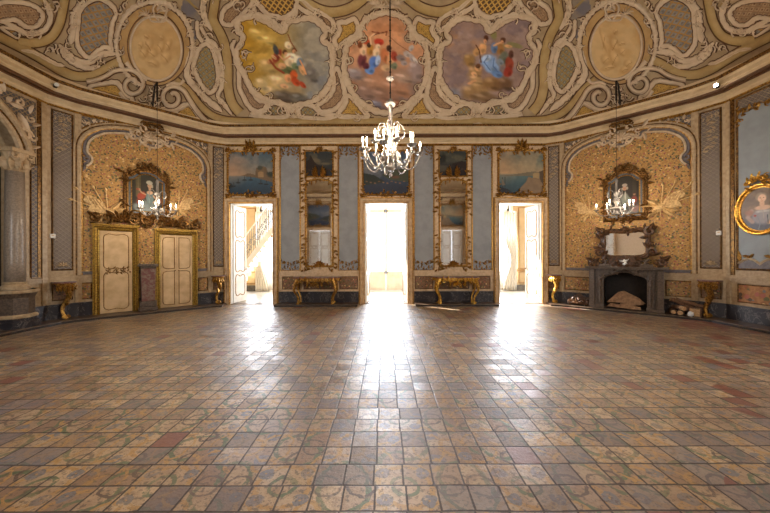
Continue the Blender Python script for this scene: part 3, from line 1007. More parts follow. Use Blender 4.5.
# ---- narrow canted facets with lattice panels
for nm in ('facet_far_right', 'facet_right', 'facet_far_left', 'facet_left', 'facet_rear_right', 'facet_near_right', 'facet_near_left', 'facet_rear_left'):
    w = W[nm]; r = WALL[nm]; h = w.L/2
    iw = h*0.56
    p = panel(r, 'lattice_panel', -iw, iw, 1.22, 4.92, 'lattice_wall', 0.01, 'gold_dark', 0.03, 0.03)
    g = MB(); g.shell(0, 1.30, .11, -.012, 0.1, PI-.1, 5); g.carve([(-iw*.8, 4.82), (0, 4.72), (iw*.8, 4.82)], .09, -.012, 3)
    g.carve([(0, 4.75), (0.02, 4.3), (-.02, 4.0)], .10, -.012, 4)
    pieces(g, 'carved_ornament', M['cream_dim'], p)
    for sx in (-1, 1): MB().box(min(sx*h, sx*(h-.07)), max(sx*h, sx*(h-.07)), -.03, 0, .40, 5.04).build('pilaster_strip', M['cream_dim'], r)
    MB().box(-h, h, -.035, 0, .92, 1.04).build('dado_rail', M['cream_dim'], r)
    panel(r, 'dado_panel', -iw, iw, .50, .86, 'dado', 0.008, 'gold_dark', 0.02, 0.02)
    MB().box(-h-.02, h+.02, -.05, 0, Z0, .39).box(-h-.02, h+.02, -.065, 0, .37, .40).build('plinth', M['marble_dark'], r)

# ---- the two wallpapered niches
def niche(name, gaps):
    w = W[name]; r = WALL[name]; flip = 1 if name == 'fireplace_side' else -1
    wr = W['fireplace_side']
    hl = wr.uz(565.5, 250)[0]; hr = wr.uz(691.5, 250)[0]
    x0, x1 = (hl, hr) if flip > 0 else (-hr, -hl)
    cx = (x0+x1)/2; hw = (x1-x0)/2; zs, za = 4.12, 4.90
    arc = []
    for i in range(33):
        t = PI*i/32; c, s_ = math.cos(t), math.sin(t)
        arc.append((cx+hw*math.copysign(abs(c)**0.72, c), zs+(za-zs)*abs(s_)**0.85))
    # wallpaper
    pp = MB().slab([(x0, 1.06), (x1, 1.06)] + arc, -.006, 0).build('wallpaper_panel', M['paper'], r)
    # arch mouldings: cream torus with gilt edge
    path = [(x1, 1.06)] + arc + [(x0, 1.06)]
    MB().mould(path, [(-.0, 0), (0, .05), (-.03, .065), (-.07, .06), (-.085, .03), (-.10, .03), (-.115, .05), (-.14, .05), (-.15, 0)], closed=False).build('arch_moulding', M['cream_dim'], r)
    MB().mould(path, [(.0, .01), (.0, .045), (.018, .04), (.022, 0)], closed=False).build('arch_bead', M['gold'], r)
    MB().mould(path, [(-.082, .03), (-.082, .047), (-.102, .047), (-.102, .03)], closed=False).build('arch_bead', M['gold_dark'], r)
    # blue and white rocaille lining the arch
    def on(t, off):
        c_, s_ = math.cos(t), math.sin(t)
        return ((hw-off)*math.copysign(abs(c_)**0.72, c_), zs+(za-zs-off)*abs(s_)**0.85)
    L = [(hw-.07, 3.78), (hw-.14, 3.86), (hw-.16, 3.98), (hw-.08, 4.12)] + [on(t, .07) for t in (.25, .5, .75, .95)] + [(hw*.36, 4.80), (hw*.30, 4.70), (hw*.20, 4.74), (hw*.13, 4.62), (0.0, 4.56)]
    L = [(-a, b) for a, b in L] + L[:-1][::-1]
    pth = catmull([(cx+a, b) for a, b in L], False, 5)
    MB().mould(pth, [(-.05, .0), (-.045, .045), (-.012, .05), (0, .03)], closed=False).build('rocaille_lining', M['rocaille_white'], r)
    MB().mould(pth, [(-.0, .03), (.012, .055), (.05, .05), (.06, .0)], closed=False).build('rocaille_lining', M['rocaille_blue'], r)
    for sx in (-1, 1):
        g = MB(); g.scroll(cx+sx*(hw-.08), 3.95, .08, PI/2, 1.1, sx, .025, -.03)
        g.leaf(cx+sx*(hw-.05), 3.80, -PI/2, .18, .07, -.02, sx*.4)
        g.build('corner_scroll', M['rocaille_blue'], r)
    # crest at the top of the arch
    g = MB()
    g.carve([(cx-.55, 4.78), (cx-.3, 4.74), (cx-.12, 4.62), (cx, 4.55), (cx+.12, 4.62), (cx+.3, 4.74), (cx+.55, 4.78)], .15, -.04, 11)
    g.carve([(cx-.45, 4.92), (cx-.2, 4.84), (cx, 4.80), (cx+.2, 4.84), (cx+.45, 4.92)], .16, -.06, 12)
    g.shell(cx, 4.72, .22, -.08, .1, PI-.1, 7)
    for sx in (-1, 1):
        g.scroll(cx+sx*.17, 4.66, .09, PI/2, 1.2, -sx, .028, -.09); g.scroll(cx+sx*.16, 4.98, .09, -PI/2, 1.1, sx, .028, -.12)
        g.leaf(cx+sx*.1, 4.95, PI/2-sx*.4, .24, .1, -.12, 0)
    pieces(g, 'arch_crest', M['stucco'], r)
    g = MB(); g.carve([(cx-.24, 5.06), (cx+.24, 5.06)], .14, -.14, 13); g.box(cx-.22, cx+.22, -.14, 0, 4.98, 5.02); g.box(cx-.2, cx+.2, -.2, -.1, 5.12, 5.18)
    for sx in (-1, 1): g.scroll(cx+sx*.16, 5.08, .08, 0 if sx > 0 else PI, 1.1, sx, .025, -.2)
    pieces(g, 'crest_bracket', M['gold_dark'], r)
    # spandrels with lattice
    for sx in (-1, 1):
        e = cx+sx*(hw+.03)
        out = [(e, 5.0), (cx+sx*.5, 5.0)]
        for i in range(12):
            t = PI/2*(0.18+0.74*i/11)
            q = (cx+sx*(hw+.16)*math.sin(t)**0.72 if math.sin(t) > 0 else 0, zs+.02+(za-zs+.13)*math.cos(t)**0.85)
            out.append((cx+sx*min(abs(q[0]-cx), hw+.03), min(q[1], 4.99)))
        sp = MB().slab(out, -.012, 0).build('lattice_spandrel', M['lattice_spandrel'], r)
        pth = out if sx < 0 else out
        MB().mould(out, [(-.015, .012), (-.01, .03), (.01, .03), (.015, .012)]).build('spandrel_edge', M['gold'], sp)
        g = MB(); g.carve([(e-sx*.08, 4.5), (e-sx*.1, 4.88), (cx+sx*.75, 4.95)], .11, -.014, 21); pieces(g, 'spandrel_foliage', M['stucco'], sp)
    # blue-grey sill moulding under the paper
    rn = split_runs(x0, x1, gaps)
    sb = MB(); 
    for a, b in rn: sb.box(a, b, -.04, 0, 1.07, 1.14); sb.box(a, b, -.06, 0, 1.12, 1.15)
    sb.build('sill_moulding', M['rocaille_blue'], r)
    return x0, x1, cx
WFP = W['fireplace_side']; WCB = W['cupboard_side']
fpL = WFP.uz(589, 290, .35)[0]; fpR = WFP.uz(664, 290, .35)[0]
d1L = WCB.uz(92.5, 270)[0]; d1R = WCB.uz(138.5, 270)[0]; d2L = WCB.uz(154.5, 270)[0]; d2R = WCB.uz(197, 270)[0]
gl = [(d1L, d1R), (d2L, d2R)]
nR = niche('fireplace_side', [(fpL, fpR)]); nL = niche('cupboard_side', gl)
fpc = [(nR[0], fpL-.05), (fpR+.05, nR[1])]
dado('fireplace_side', [(fpL+.05, fpR-.05)], fpc, 'dado_paper')
dado('cupboard_side', gl, [(nL[0], d1L-.03), (d2R+.05, nL[1])], 'dado_paper')
for nm in ('fireplace_side', 'cupboard_side'):
    w = W[nm]; r = WALL[nm]
    for sx in (-1, 1): MB().box(min(sx*w.L/2, sx*(w.L/2-.06)), max(sx*w.L/2, sx*(w.L/2-.06)), -.035, 0, .4, 5.04).build('pilaster_strip', M['cream_dim'], r)

# ---- right wall
w = W['right']; r = WALL['right']; E = w.L/2
MB().box(-E, -E+.07, -.04, 0, .4, 5.04).build('pilaster_strip', M['cream_dim'], r)
MB().box(-E+.07, -E+.14, -.02, 0, 1.06, 5.04).build('pilaster_strip', M['gold_dark'], r)
MB().box(E-.14, E, -.03, 0, .4, 5.04).build('pilaster_strip', M['cream_dim'], r)
p = panel(r, 'silk_panel', -E+.22, E-.2, 1.22, 4.94, 'blue_side', .008, 'gold_dark', .04, .035)
g = MB(); x0, x1 = -E+.22, E-.2; n = 11
pt = []
for i in range(n*4+1):
    t = i/(n*4); pt.append((x0+(x1-x0)*t, 4.72-.10*abs(math.sin(t*n*PI))))
g.carve(pt, .12, -.015, 31); g.carve([(x0+.04, 4.8), (x0+.04, 4.4)], .10, -.015, 33)
g.mould(pt, [(-.01, .01), (0, .03), (.01, .01)], closed=False)
pieces(g, 'gilt_drapery', M['gold'], p)
mb = MB().slab(pt + [(x1, 4.94), (x0, 4.94)], -.011, 0).build('lambrequin_ground', M['lattice_wall'], p)
g = MB(); pt = [(x0+(x1-x0)*i/44, 1.33+.11*abs(math.sin(i/44*n*PI))) for i in range(45)]

for i in range(n):
    xc = x0+(x1-x0)*(i+.5)/n
    g.ball(xc, -.02, 1.47, .035, 7, 4); g.leaf(xc, 1.46, .5, .12, .07, -.014); g.leaf(xc, 1.46, PI-.5, .12, .07, -.014)
g.leaf(x0+.03, 1.35, PI/2, .25, .07, -.014)
pieces(g, 'gilt_festoon', M['gold'], p)
MB().slab(pt + [(x1, 1.22), (x0, 1.22)], -.012, 0).build('festoon_ground', M['rocaille_blue'], p)
MB().mould(pt, [(-.03, .012), (-.005, .045), (.02, .012)], closed=False).build('festoon_edge', M['rocaille_white'], p)
dado('right', [], [(-E+.22, -E+1.9), (-E+2.0, E-.3)], 'dado_side')

# ---- left wall
w = W['left']; r = WALL['left']; E = w.L/2
MB().box(E-.10, E, -.04, 0, .4, 5.04).build('pilaster_strip', M['cream_dim'], r)
MB().box(E-.17, E-.10, -.02, 0, 1.06, 5.04).build('pilaster_strip', M['gold_dark'], r)
path = [(AU1, Z0)] + top + [(AU0, Z0)]
MB().mould(top, [(0, -.2), (0, .02), (-.02, .07), (-.07, .08), (-.09, .045), (-.13, .045), (-.15, .10), (-.20, .11), (-.23, .06), (-.26, .06), (-.28, 0)], closed=False).build('arch_moulding', M['cream_dim'], r)
MB().mould(top, [(-.092, .045), (-.095, .06), (-.125, .06), (-.128, .045)], closed=False).build('arch_bead', M['gold_dark'], r)
sp = [(E-.2, 4.95), (E-.2, ARCH_SPRING+.1)]
for i in range(14):
    t = PI/2*i/13
    sp.append((acx+(ar+.34)*math.cos(t), min(4.94, ARCH_SPRING+(AR_RISE+.34)*math.sin(t))))
sp = [(min(a, E-.2), b) for a, b in sp]
s_ = MB().slab(sp, -.012, 0).build('lattice_spandrel', M['lattice_spandrel'], r)
g = MB(); g.carve([(E-.3, 3.9), (E-.28, 4.6), (E-.6, 4.85), (E-1.0, 4.9)], .2, -.015, 41); g.scroll(E-.42, 4.15, .14, 0, 1.2, 1, .04, -.03); g.leaf(E-.36, 4.2, 1.9, .4, .16, -.02)
pieces(g, 'spandrel_foliage', M['stucco'], s_)
xl0 = w.uz(31, 230)[0]; xl1 = w.uz(41, 230)[0]
panel(r, 'lattice_panel', max(xl0, AU1+.02), xl1, 1.05, 3.55, 'lattice_spandrel', .01, 'gold_dark', .02, .03)
dado('left', [(AU0-.1, AU1+.05)])

# ---- invented windows in the rear canted walls, added unseen to hold the fill lights
for i, nm in enumerate(('rear_right', 'rear_left')):
    w = W[nm]; d = struct('window_%d' % (i+1), w.at(0, 0, 0), w.rz)
    MB().mould(rect(-.72, .72, 1.2, 4.5), fprof(.12, .06, -1)).build('window_frame', M['cream'], d)
    mb = MB()
    for z in (2.0, 2.85, 3.7): mb.box(-.72, .72, .1, .14, z-.02, z+.02)
    mb.box(-.03, .03, .1, .14, 1.2, 4.5); mb.build('glazing_bar', M['door_white'], d)
    MB().box(-.72, .72, .12, .125, 1.2, 4.5).build('window_pane', M['glass'], d)

# ================================================================ GALLERY beyond the doors
GY = 13.0
gf = MB().flat([(-8.5, 9.85), (8.5, 9.85), (8.5, 13.3), (-8.5, 13.3)], -.1, 0.012).build('floor', M['gal_floor']); gf['kind'] = 'structure'
gc = MB().flat([(-8.5, 9.85), (8.5, 9.85), (8.5, 13.3), (-8.5, 13.3)], 6.3, 6.4).build('ceiling', M['gal_wall']); gc['kind'] = 'structure'
gr = struct('wall_gallery', (0, GY, 0), 0); mb = MB()
ops = [(-5.45, -3.7), (-.95, .95), (4.35, 5.35)]
u = -8.5
for a, b in ops: mb.box(u, a, 0, .3, 0, 6.3); mb.box(a, b, 0, .3, 5.7, 6.3); u = b
mb.box(u, 8.5, 0, .3, 0, 6.3)
mb.build('wall_body', M['gal_wall'], gr)
for (a, b) in ((-7.9, -7.1), (-6.95, -6.3), (-6.2, -5.65), (5.75, 6.35), (6.5, 7.2), (3.3, 4.1), (-3.4, -2.8)):
    MB().mould(rect(a, b, .95, 3.6), [(-.02, 0), (-.015, .03), (.015, .03), (.02, 0)]).build('panel_moulding', M['gal_mould'], gr)
    MB().mould(rect(a, b, .35, .82), [(-.02, 0), (-.015, .03), (.015, .03), (.02, 0)]).build('panel_moulding', M['gal_mould'], gr)
mb = MB(); u = -8.5
for a, b in ops: mb.box(u, a, -.03, 0, 0.012, .26); u = b
mb.box(u, 8.5, -.03, 0, 0.012, .26)
o = mb.build('baseboard_gallery', M['gal_skirt']); o.location = (0, GY, 0); o['kind'] = 'structure'
mb = MB(); u = -8.5
for a, b in ops: mb.box(u, a-.05, -.04, 0, .86, .92); u = b+.05
mb.box(u, 8.5, -.04, 0, .86, .92); mb.build('dado_rail', M['gal_mould'], gr)
for s in (-1, 1):
    o = MB().box(s*8.5, s*8.5+s*.2, 9.85, 13.3, 0, 6.3).build('wall_gallery_'+('right' if s > 0 else 'left'), M['gal_wall']); o['kind'] = 'structure'
for i, (a, b) in enumerate(ops):
    d = struct('window_%d' % (i+3), (0, GY, 0), 0)
    casing(d, a, b, 5.7, .10, .05, 'door_white', .012)
    mid = (a+b)/2; fr = MB(); bar = MB(); low = MB()
    for (p, q) in ((a, mid-.004), (mid+.004, b)):
        fr.box(p, p+.07, .08, .13, .02, 5.68); fr.box(q-.07, q, .08, .13, .02, 5.68); fr.box(p, q, .08, .13, 3.42, 3.55); fr.box(p, q, .08, .13, .75, .85)
        low.box(p+.07, q-.07, .09, .12, .02, .75)
        low.mould(rect(p+.12, q-.12, .12, .68), [(-.01, -.09), (-.01, -.07), (.01, -.07), (.01, -.09)])
        for z in (1.45, 2.1, 2.75, 4.3, 5.0): bar.box(p, q, .09, .12, z-.015, z+.015)
    fr.build('window_frame', M['door_white'], d); bar.build('glazing_bar', M['door_white'], d); low.build('lower_panel', M['door_white'], d)
    MB().box(a, b, .10, .104, .85, 3.42).build('window_pane', M['glass'], d)
    MB().box(a, b, .10, .104, 3.55, 5.68).build('window_pane', M['glass'], d)
# ground outside
# ================================================================ CEILING DECORATION
def conv(P): return [tuple(map(float, p)) for p in P]
def mirrored(o):
    """the same piece on the other half of the symmetrical room"""
    c = o.copy(); C.objects.link(c); c.scale.x = -1*o.scale.x; c.location.x = -o.location.x
    return c
def cgrid(name, poly, mat, lift=.01, step=1.0, parent=None, painter=None, mirror=False, cent=False):
    """a panel lying on the cove; poly in pixels"""
    xs = [p[0] for p in poly]; ys = [p[1] for p in poly]
    gx = np.arange(min(xs)-step, max(xs)+2*step, step); gy = np.arange(min(ys)-step, max(ys)+2*step, step)
    X, Y = np.meshgrid(gx, gy)
    P = cove_hit(X.ravel(), Y.ravel(), lift)
    cxs = (X[:-1, :-1]+step/2); cys = (Y[:-1, :-1]+step/2)
    ins = inside(cxs, cys, poly) > 0.5
    nx = X.shape[1]; used = {}; mb = MB()
    idx = []
    for j in range(ins.shape[0]):
        for i in range(ins.shape[1]):
            if not ins[j, i]: continue
            f = []
            for a in (j*nx+i, (j+1)*nx+i, (j+1)*nx+i+1, j*nx+i+1):
                if a not in used: used[a] = len(idx); idx.append(a)
                f.append(used[a])
            mb.f.append(tuple(f))
    Q = P[idx]; 
    if mirror: Q = Q*np.array([-1, 1, 1])
    e = 0.5*(np.max(Q, 0)+np.min(Q, 0)); N_ = np.array([-e[0], 4.6-e[1], 0]); N_ /= np.linalg.norm(N_)
    # tangent frame: horizontal, and up the slope (plane fitted through the panel)
    A_ = Q-Q.mean(0); n_ = np.linalg.svd(A_[::max(1, len(A_)//200)], full_matrices=False)[2][2]
    e1 = np.cross(n_, [0, 0, 1.0]); e1 /= np.linalg.norm(e1)+1e-9; e2 = np.cross(e1, n_)
    uv = np.stack([A_ @ e1, A_ @ e2], -1); cols = None
    if painter is not None:
        cols = painter(X.ravel()[idx], Y.ravel()[idx]).lin()
    mb.v = conv(Q)
    if mirror: mb.f = [f[::-1] for f in mb.f]
    org = tuple(float(v) for v in Q.mean(0)) if cent else None
    return mb.build(name, M[mat] if isinstance(mat, str) else mat, parent, smooth=True, uvs=uv, cols=cols, origin=org)

def cribbon(mb, pts, w, lift=.012, h=.03, closed=False, scallop=0.0, sfreq=0.9, side=0, k=6, mirror=False, taper=False, flat=False, seed=1):
    """raised ribbon along pixel points; scallop makes the edge frilly"""
    L = catmull(pts, closed, k); n = len(L)
    A = np.array(L)
    T = np.roll(A, -1, 0)-np.roll(A, 1, 0) if closed else np.gradient(A, axis=0)
    T /= np.linalg.norm(T, axis=1)[:, None]+1e-9
    N = np.stack([-T[:, 1], T[:, 0]], -1)
    s = np.concatenate([[0], np.cumsum(np.linalg.norm(np.diff(A, axis=0), axis=1))])
    fr = np.ones(n)
    if scallop:
        fr = 1+scallop*(2*np.abs(np.sin(s*sfreq+seed))-1) + scallop*.5*np.sin(s*sfreq*.37+seed*2)
    if taper:
        q = np.linspace(0, 1, n); fr = fr*(1-.75*q)
    offs = [-.5, -.3, 0, .3, .5]; hs = [0, .75, 1, .75, 0]
    if flat: offs = [-.5, -.42, .42, .5]; hs = [0, 1, 1, 0]
    rows = []
    for o_, hh in zip(offs, hs):
        f = fr if (side == 0 or o_*side > 0) else np.ones(n)
        B = A + N*(w*o_*f)[:, None]
        rows.append(cove_hit(B[:, 0], B[:, 1], 0.002 if hh == 0 else lift+h*hh))
    m = len(rows); b = len(mb.v)
    for i in range(n):
        for r_ in rows:
            p = r_[i]; mb.v.append((float(-p[0] if mirror else p[0]), float(p[1]), float(p[2])))
    for i in range(n if closed else n-1):
        j = (i+1) % n
        for t in range(m-1):
            mb.f.append((b+i*m+t, b+i*m+t+1, b+j*m+t+1, b+j*m+t))
    return mb
def cband(mb, ml, pts, w, closed=False, scallop=.22, freq=.5, k=6, mirror=False, seed=1, lift=.012, h=.028, line=.9):
    L = catmull(pts, closed, k); n = len(L); A = np.array(L)
    T = np.roll(A, -1, 0)-np.roll(A, 1, 0) if closed else np.gradient(A, axis=0)
    T /= np.linalg.norm(T, axis=1)[:, None]+1e-9
    N = np.stack([-T[:, 1], T[:, 0]], -1)
    s = np.concatenate([[0], np.cumsum(np.linalg.norm(np.diff(A, axis=0), axis=1))])
    rr = random.Random(seed)
    def edge(ph): return 1+scallop*(1.6*np.abs(np.sin(s*freq+ph))-.9) + scallop*.6*np.sin(s*freq*.41+ph*2)
    E1, E2 = edge(seed), edge(seed*1.7+1)
    if not closed:
        q = np.linspace(0, 1, n); tp = np.minimum(1, np.minimum(q, 1-q)*6+.25); E1 = E1*tp; E2 = E2*tp
    rows = []
    for o_, hh in ((-.5, 0), (-.40, .7), (-.12, 1), (.05, .55), (.22, 1), (.40, .7), (.5, 0)):
        B = A + N*(w*o_*(E1 if o_ < 0 else E2))[:, None]
        rows.append(cove_hit(B[:, 0], B[:, 1], 0.002 if hh == 0 else lift+h*hh))
    m = len(rows); b = len(mb.v)
    for i in range(n):
        for r_ in rows:
            p = r_[i]; mb.v.append((float(-p[0] if mirror else p[0]), float(p[1]), float(p[2])))
    for i in range(n if closed else n-1):
        j = (i+1) % n
        for t in range(m-1): mb.f.append((b+i*m+t, b+i*m+t+1, b+j*m+t+1, b+j*m+t))
    if ml is not None:
        for sg, E in ((-1, E1), (1, E2)):
            B = A + N*(sg*(w*.5*E+line*.45))[:, None]
            cribbon(ml, [tuple(v) for v in B], line, .006, .008, closed=closed, k=1, mirror=mirror)
    return mb
def both(fn):
    fn(False); fn(True)

def ell(cx, cy, rx, ry, tilt=0.0, n=40, a0=0, a1=2*PI, closed=True):
    out = []
    for i in range(n if closed else n+1):
        t = a0+(a1-a0)*i/n; x, y = rx*math.cos(t), ry*math.sin(t)
        out.append((cx+x*math.cos(tilt)-y*math.sin(tilt), cy+x*math.sin(tilt)+y*math.cos(tilt)))
    return out

LAT = [
 ('c_grey', [(80,10),(88,2),(100,-2),(112,6),(116,14),(113,22),(111,32),(110,42),(112,50),(106,47),(98,50),(90,57),(84,55),(78,46),(77,35),(78,22)]),
 ('c_green', [(196,58),(198,50),(204,44),(210,46),(215,56),(218,70),(217,84),(211,93),(204,88),(198,78),(193,68)]),
 ('c_brown', [(-3,4),(20,2),(34,6),(42,14),(40,22),(34,27),(25,26),(16,20),(8,20),(-3,20)]),
 ('c_grey', [(0,27),(8,28),(18,31),(17,38),(8,33)]),
 ('c_yellow', [(91,86),(102,84),(114,82),(120,86),(125,94),(132,98),(130,103),(118,99),(104,95),(90,91)]),
 ('c_yellow', [(174,113),(182,106),(190,105),(197,113),(205,124),(190,121),(176,117)]),
 ('c_brown', [(222,22),(224,10),(232,3),(242,-4),(252,-5),(252,4),(244,12),(236,20),(231,25)]),
 ('c_gold', [(257,-3),(294,-3),(295,8),(289,15),(282,18),(276,16),(268,14),(262,8)]),
 ('c_brown', [(300,-2),(312,8),(324,14),(332,20),(334,28),(330,30),(325,26),(316,17),(304,10),(297,4)]),
 ('c_yellow', [(338,22),(346,22),(354,19),(358,26),(357,34),(350,38),(344,42),(338,47),(334,40),(339,33),(340,28)]),
 ('c_brown', [(239,70),(240,88),(247,104),(256,111),(265,109),(267,102),(258,100),(252,90),(247,82),(244,72)]),
 ('c_brown', [(333,72),(337,68),(340,74),(343,84),(345,96),(340,104),(333,110),(322,112),(318,106),(326,100),(333,90),(334,80)]),
 ('c_yellow', [(338,116),(345,104),(347,96),(352,98),(358,104),(364,111),(368,117),(352,117)]),
 ('c_green', [(250,115),(262,113),(270,104),(279,102),(286,108),(287,117),(268,117)]),
 ('c_green', [(299,110),(304,104),(314,107),(322,114),(336,115),(330,118),(303,118)]),
]
for mi in (False, True):
    for (m_, poly) in LAT:
        o = cgrid('diaper_panel', poly, m_, .008, 1.5, ceil, None, mi)
def build_pair(name, mat, fn, **kw):
    for mi in (False, True):
        mb = MB(); fn(mb, mi); mb.build(name, M[mat], ceil, smooth=True)
# straps with their brown outlines
STR = [([(216,-6),(214,8),(213,20),(221,35),(226,50),(228,70),(228,87),(232,103),(240,113)], 9),
       ([(176,80),(188,90),(199,104),(210,114),(222,119),(240,121),(300,121.3),(386,121.3)], 6.5),
       ([(-12,30),(0,37),(18,46),(35,55),(50,64),(60,70),(75,76),(90,76),(100,72),(112,65),(124,60)], 9),
       ([(65,-6),(62,12),(59,24),(52,36),(42,41.5),(30,43),(17,42)], 9.5),
       ([(296,-8),(306,2),(318,9),(330,12),(341,11),(352,7),(360,1),(368,-6)], 10),
       ([(22,-6),(36,-3),(48,4),(52,12)], 4)]
def f_straps(mb, mi):
    for p, w_ in STR: cribbon(mb, p, w_, .01, .018, flat=True, mirror=mi)
def f_lines(mb, mi):
    for p, w_ in STR[:5]:
        A = np.array(catmull(p, False, 5)); T = np.gradient(A, axis=0); T /= np.linalg.norm(T, axis=1)[:, None]; N = np.stack([-T[:, 1], T[:, 0]], -1)
        for s in (-1, 1):
            q = [tuple(v) for v in (A+N*s*(w_/2+.5))[::2]]
            cribbon(mb, q, 1.1, .012, .012, k=2, mirror=mi)
build_pair('ochre_strapwork', 'strap', f_straps)
build_pair('brown_outline', 'brown_line', f_lines)
# rocaille borders round every diaper panel
def f_borders(mb, mi):
    for i, (m_, poly) in enumerate(LAT):
        cband(mb, ML[mi], poly, 4.8 if len(poly) > 6 else 2.6, closed=True, k=4, mirror=mi, seed=i)
ML = {False: MB(), True: MB()}
build_pair('rocaille_border', 'stucco', f_borders)
# volutes, leafy bands and scrolls
VOL = [([(86,82),(96,80),(106,76),(114,71),(124,69.5),(134,71),(141,77),(143,84),(140,91),(133,94),(127,91),(125,85),(128,80),(133,79),(136,82),(134,85)], 5.0),
       ([(207,122),(201,116),(195,108),(189,99),(184,91),(177,87),(170,87),(164,92),(163,99),(167,105),(173,106),(178,102),(178,96),(174,93),(171,95)], 5.0),
       ([(120,92),(126,100),(133,104),(140,105),(148,108)], 4.5), ([(188,104),(182,108),(176,110),(170,111),(162,110)], 4.5),
       ([(126,62),(133,70),(140,75),(147,80)], 5), ([(184,80),(180,84),(172,83),(166,86)], 4)]
def f_vol(mb, mi):
    for p, w_ in VOL: cribbon(mb, p, w_, .015, .05, mirror=mi, k=6)
build_pair('stucco_volute', 'stucco', f_vol)
def f_vl(mb, mi):
    for p, w_ in VOL[:2]:
        A = np.array(catmull(p, False, 5)); T = np.gradient(A, axis=0); T /= np.linalg.norm(T, axis=1)[:, None]; N = np.stack([-T[:, 1], T[:, 0]], -1)
        for s in (-1, 1): cribbon(mb, [tuple(v) for v in (A+N*s*(w_/2+.3))[::2]], 1.0, .03, .012, k=2, mirror=mi)
build_pair('brown_outline', 'brown_line', f_vl)
# free scrollwork: short hooked C-scrolls and frills (start, bend) traced over the white stucco
CS = [(118,54),(104,60),(94,62),(120,10),(122,24),(117,38),(192,46),(190,34),(186,24),(181,12),(193,74),(196,86),(203,96),(221,100),(219,84),(221,66),(216,50),
      (208,36),(203,24),(200,10),(206,2),(72,60),(64,54),(68,44),(71,30),(73,16),(80,2),(60,50),(48,50),(36,34),(28,34),(44,4),(52,8),(126,4),(140,1),(176,4),
      (236,32),(241,42),(243,56),(237,62),(250,12),(258,20),(270,22),(279,27),(288,20),(298,16),(312,13),(322,18),(331,32),(327,40),(333,50),(336,58),(341,58),
      (330,62),(345,46),(350,42),(360,40),(366,20),(374,14),(362,28),(346,62),(346,78),(350,90),(357,100),(366,108),(376,112),(248,70),(256,88),(266,98),(277,101),
      (292,108),(296,104),(314,102),(324,96),(330,84),(318,116),(268,112),(340,114),(282,112),(300,114),(356,118),(144,98),(154,103),(163,104),(150,92),(158,90),(147,108),(163,112),(238,6),(228,-1),(255,8)]
CS += [(x_+dx_, y_+dy_) for (x_, y_) in CS[::2] for dx_, dy_ in ((3.5, -3.0),)]
def f_cs(mb, mi, wid=0.0, lf=0.0):
    rr = random.Random(5)
    for i, (x, y) in enumerate(CS):
        a = rr.uniform(0, 2*PI); d = rr.choice((-1, 1)); r_ = rr.uniform(2.4, 3.6)
        pts = [(x+r_*(1.5-1.2*t)*math.cos(a+d*t*4.4), y+r_*(1.5-1.2*t)*math.sin(a+d*t*4.4)) for t in (0, .2, .4, .6, .8, 1)]
        cribbon(mb, pts, 2.2+wid, .02+lf, .045 if not wid else .012, mirror=mi, k=3, taper=True)
        b2 = a+PI*rr.uniform(.6, 1.2)
        pts = [(x, y), (x+2.5*math.cos(b2), y+2.5*math.sin(b2)), (x+5.5*math.cos(b2+.4*d), y+5.5*math.sin(b2+.4*d))]
        cribbon(mb, pts, 2.4+wid, .02+lf, .04 if not wid else .012, mirror=mi, k=3, taper=True)
build_pair('stucco_scrollwork', 'stucco', f_cs)
build_pair('brown_outline', 'brown_line', lambda mb, mi: f_cs(mb, mi, 1.5, .004))
FRL = [([(196,46),(190,56),(187,72),(192,84),(202,95),(213,104),(222,112)], 5.5), ([(204,40),(212,42),(219,54),(222,70),(222,86),(218,96),(224,104),(232,115)], 4.2),
       ([(117,54),(106,53),(97,57),(88,63),(76,60),(66,53),(58,44)], 6), ([(70,44),(73,30),(74,14),(84,0)], 6), ([(204,-4),(203,10),(206,20),(212,30)], 5),
       ([(236,40),(232,46),(236,58),(240,64)], 4), ([(42,-4),(48,8),(50,18),(46,28),(38,33),(26,33),(14,27),(4,24)], 5), ([(0,22),(10,24),(16,29)], 3),
       ([(20,50),(32,52),(44,58),(56,64),(64,66)], 4), ([(60,46),(66,56),(76,64),(88,68),(100,66)], 5), ([(254,4),(256,16),(268,22),(280,31)], 5), ([(281,31),(284,22),(294,17),(297,6)], 4.5),
       ([(212,44),(206,36),(200,26)], 3), ([(197,20),(198,34),(203,42)], 4.0)]
def f_fr(mb, mi):
    for i, (p, w_) in enumerate(FRL): cband(mb, ML[mi], p, w_*1.15, k=5, mirror=mi, seed=i*3, freq=.42)
build_pair('stucco_frill', 'stucco', f_fr)
for mi in (False, True): ML[mi].build('brown_outline', M['brown_line'], ceil)
# thin painted brown contour inside the borders: a fine cord along each panel
def f_cord(mb, mi):
    for i, (m_, poly) in enumerate(LAT):
        c = np.mean(poly, 0); q = [tuple(c+(np.array(p)-c)*0.90) for p in poly]
        cribbon(mb, q, .8, .01, .015, closed=True, k=4, mirror=mi)
build_pair('brown_outline', 'brown_line', f_cord)
